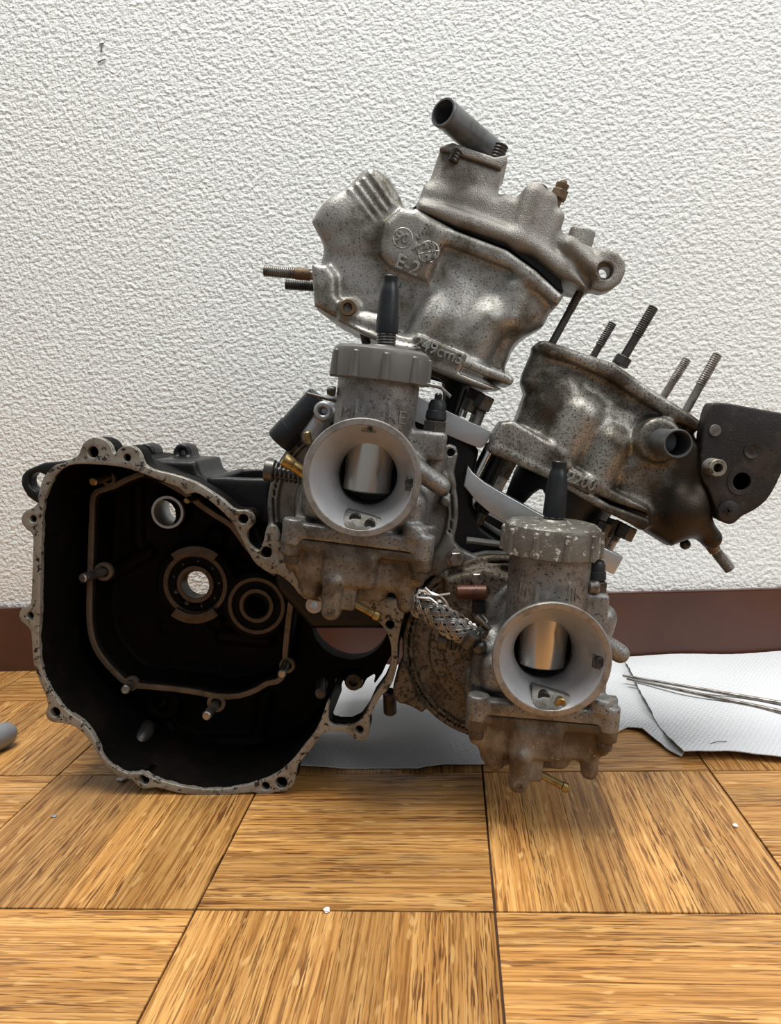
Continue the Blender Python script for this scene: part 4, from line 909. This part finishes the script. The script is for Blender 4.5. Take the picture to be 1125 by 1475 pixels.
# ================================================================== THINGS ON THE FLOOR
from mathutils.geometry import delaunay_2d_cdt
def sheet(poly, wave, z0, step=.005):
    P = [Vector((p.x, p.y)) for p in poly]; n = len(P)
    # fine boundary with a slightly ragged edge
    B = []
    for i in range(n):
        a, b_ = P[i], P[(i+1) % n]; k = max(1, int((b_-a).length/step))
        for j in range(k): B.append(a+(b_-a)*(j/k)+Vector((random.uniform(-.0004, .0004), random.uniform(-.0004, .0004))))
    xs = [p.x for p in B]; ys = [p.y for p in B]
    def inside(q):
        r = False
        for i in range(len(B)):
            a, b_ = B[i-1], B[i]
            if (a.y > q.y) != (b_.y > q.y) and q.x < (b_.x-a.x)*(q.y-a.y)/(b_.y-a.y)+a.x: r = not r
        return r
    pts = list(B)
    for x in np.arange(min(xs), max(xs), step):
        for y in np.arange(min(ys), max(ys), step):
            q = Vector((x, y))
            if inside(q) and min((q-b_).length_squared for b_ in B) > (step*.5)**2: pts.append(q)
    v, e, f, *_ = delaunay_2d_cdt(pts, [(i, (i+1) % len(B)) for i in range(len(B))], [], 1, 1e-7)
    bm = bmesh.new(); top = [bm.verts.new((q.x, q.y, z0+.0006+wave(q.x, q.y))) for q in v]; bot = [bm.verts.new((q.x, q.y, z0+wave(q.x, q.y)*.98)) for q in v]
    cnt = {}
    for t in f:
        bm.faces.new([top[i] for i in t]); bm.faces.new([bot[i] for i in reversed(t)])
        for a, b_ in zip(t, t[1:]+t[:1]): cnt[(a, b_)] = 1
    for a, b_ in list(cnt):
        if (b_, a) not in cnt: bm.faces.new((top[a], bot[a], bot[b_], top[b_]))
    return bm
def cl(p): return Vector((p.x, min(p.y, .381), 0))
SA = [cl(G(*q)) for q in ((424,1108),(470,1108),(560,1107),(600,1111),(640,1106),(692,1104),(760,1092),(850,1082),(880,1066),(893,1056),(905,1052),(925,1055),(945,1070),(965,1085),(982,1094),(1000,1060),(975,1000),(960,960),(890,937),(800,940),(700,945),(560,955),(490,962),(440,1020))]
wv = lambda x, y: .0012+.0011*math.sin(x*70+y*25)+.0007*math.sin(y*90-x*40)
bm = sheet(SA, lambda x, y: max(0, wv(x, y)), .0001); o = put('paper_towel', bm, 'paper', ang=80)
tag(o, 'white paper towel spread under the engine', 'paper towel')
SB = [cl(G(*q)) for q in ((893,947),(912,938),(960,936),(1000,937),(1060,935),(1125,937),(1200,940),(1290,1000),(1330,1110),(1240,1108),(1125,1100),(1060,1095),(1020,1096),(984,1096),(950,1055),(922,1005))]
bm = sheet(SB, lambda x, y: .0022+.0010*math.sin(x*55-y*40)+.0008*math.sin(y*70+x*20), .0032); o = put('paper_towel', bm, 'paper', ang=80)
tag(o, 'embossed white paper towel lying at the right under the thin steel rods', 'paper towel')
zr = .0082
bm = bmesh.new(); A, B = G(897, 973, zr), G(1260, 1036, zr); rod(bm, A, B, .0011, .0019, 12, .0004)
ra = put('steel_rod', bm, 'steel'); tag(ra, 'thin grey steel rod on the paper towel, the one nearer the wall', 'rod', 'steel rods on the paper towel')
bm = bmesh.new(); A, B = G(903, 977.5, zr), G(1260, 1054, zr); rod(bm, A, B, .0011, .0022, 12, .0004)
rb = put('steel_rod', bm, 'steel'); tag(rb, 'thin grey steel rod on the paper towel, the one nearer the viewer', 'rod', 'steel rods on the paper towel')
bm = bmesh.new(); tube(bm, [G(1021, 1072, .007), G(1033, 1068, .0082), G(1047, 1068, .007)], .0003, 6); o = put('hair', bm, 'thin'); tag(o, 'short dark hair lying on the right paper towel', 'hair')
# grey handle end at the left edge
A, B = G(-70, 1085, .012), G(22, 1052, .010); L = (B-A).length; bm = bmesh.new()
lathe(bm, [(.009, 0), (.0115, L*.35), (.0105, L*.7), (.0085, L*.9), (.0045, L*.985), (0, L)], A, B-A, 24); o = put('tool_handle', bm, 'blue_grey'); tag(o, 'rounded grey tool handle lying at the left edge of the photo', 'handle')
def crumb(px, py, r, m_, label, fl=.6):
    bm = bmesh.new(); p = G(px, py); bmesh.ops.create_icosphere(bm, subdivisions=2, radius=r)
    for v in bm.verts: v.co = Vector((v.co.x*random.uniform(.7, 1.2), v.co.y*random.uniform(.7, 1.2), v.co.z*fl))+Vector((p.x, p.y, r*fl*.9))
    o = put('crumb', bm, m_); tag(o, label, 'crumb')
crumb(471, 1313, .0018, 'white', 'tiny white crumb on the joint between parquet blocks in the foreground')
crumb(1059, 1191, .0016, 'white', 'tiny white crumb on the parquet at the right edge')
crumb(78, 1176, .0018, 'blue_grey', 'tiny grey-blue crumb on the parquet left of the crankcase', .3)
bm = bmesh.new(); p = G(176, 1123); a = [G(168, 1124), G(178, 1119), G(185, 1122), G(176, 1127)]
vs = [bm.verts.new((q.x, q.y, .0012+.001*(k % 2))) for k, q in enumerate(a)]; f = bm.faces.new(vs); r = bmesh.ops.extrude_face_region(bm, geom=[f])
for v in r['geom']:
    if isinstance(v, bmesh.types.BMVert): v.co.z -= .0011
o = put('paper_scrap', bm, 'white'); tag(o, 'small white paper scrap beside the lower left rim of the crankcase', 'scrap')
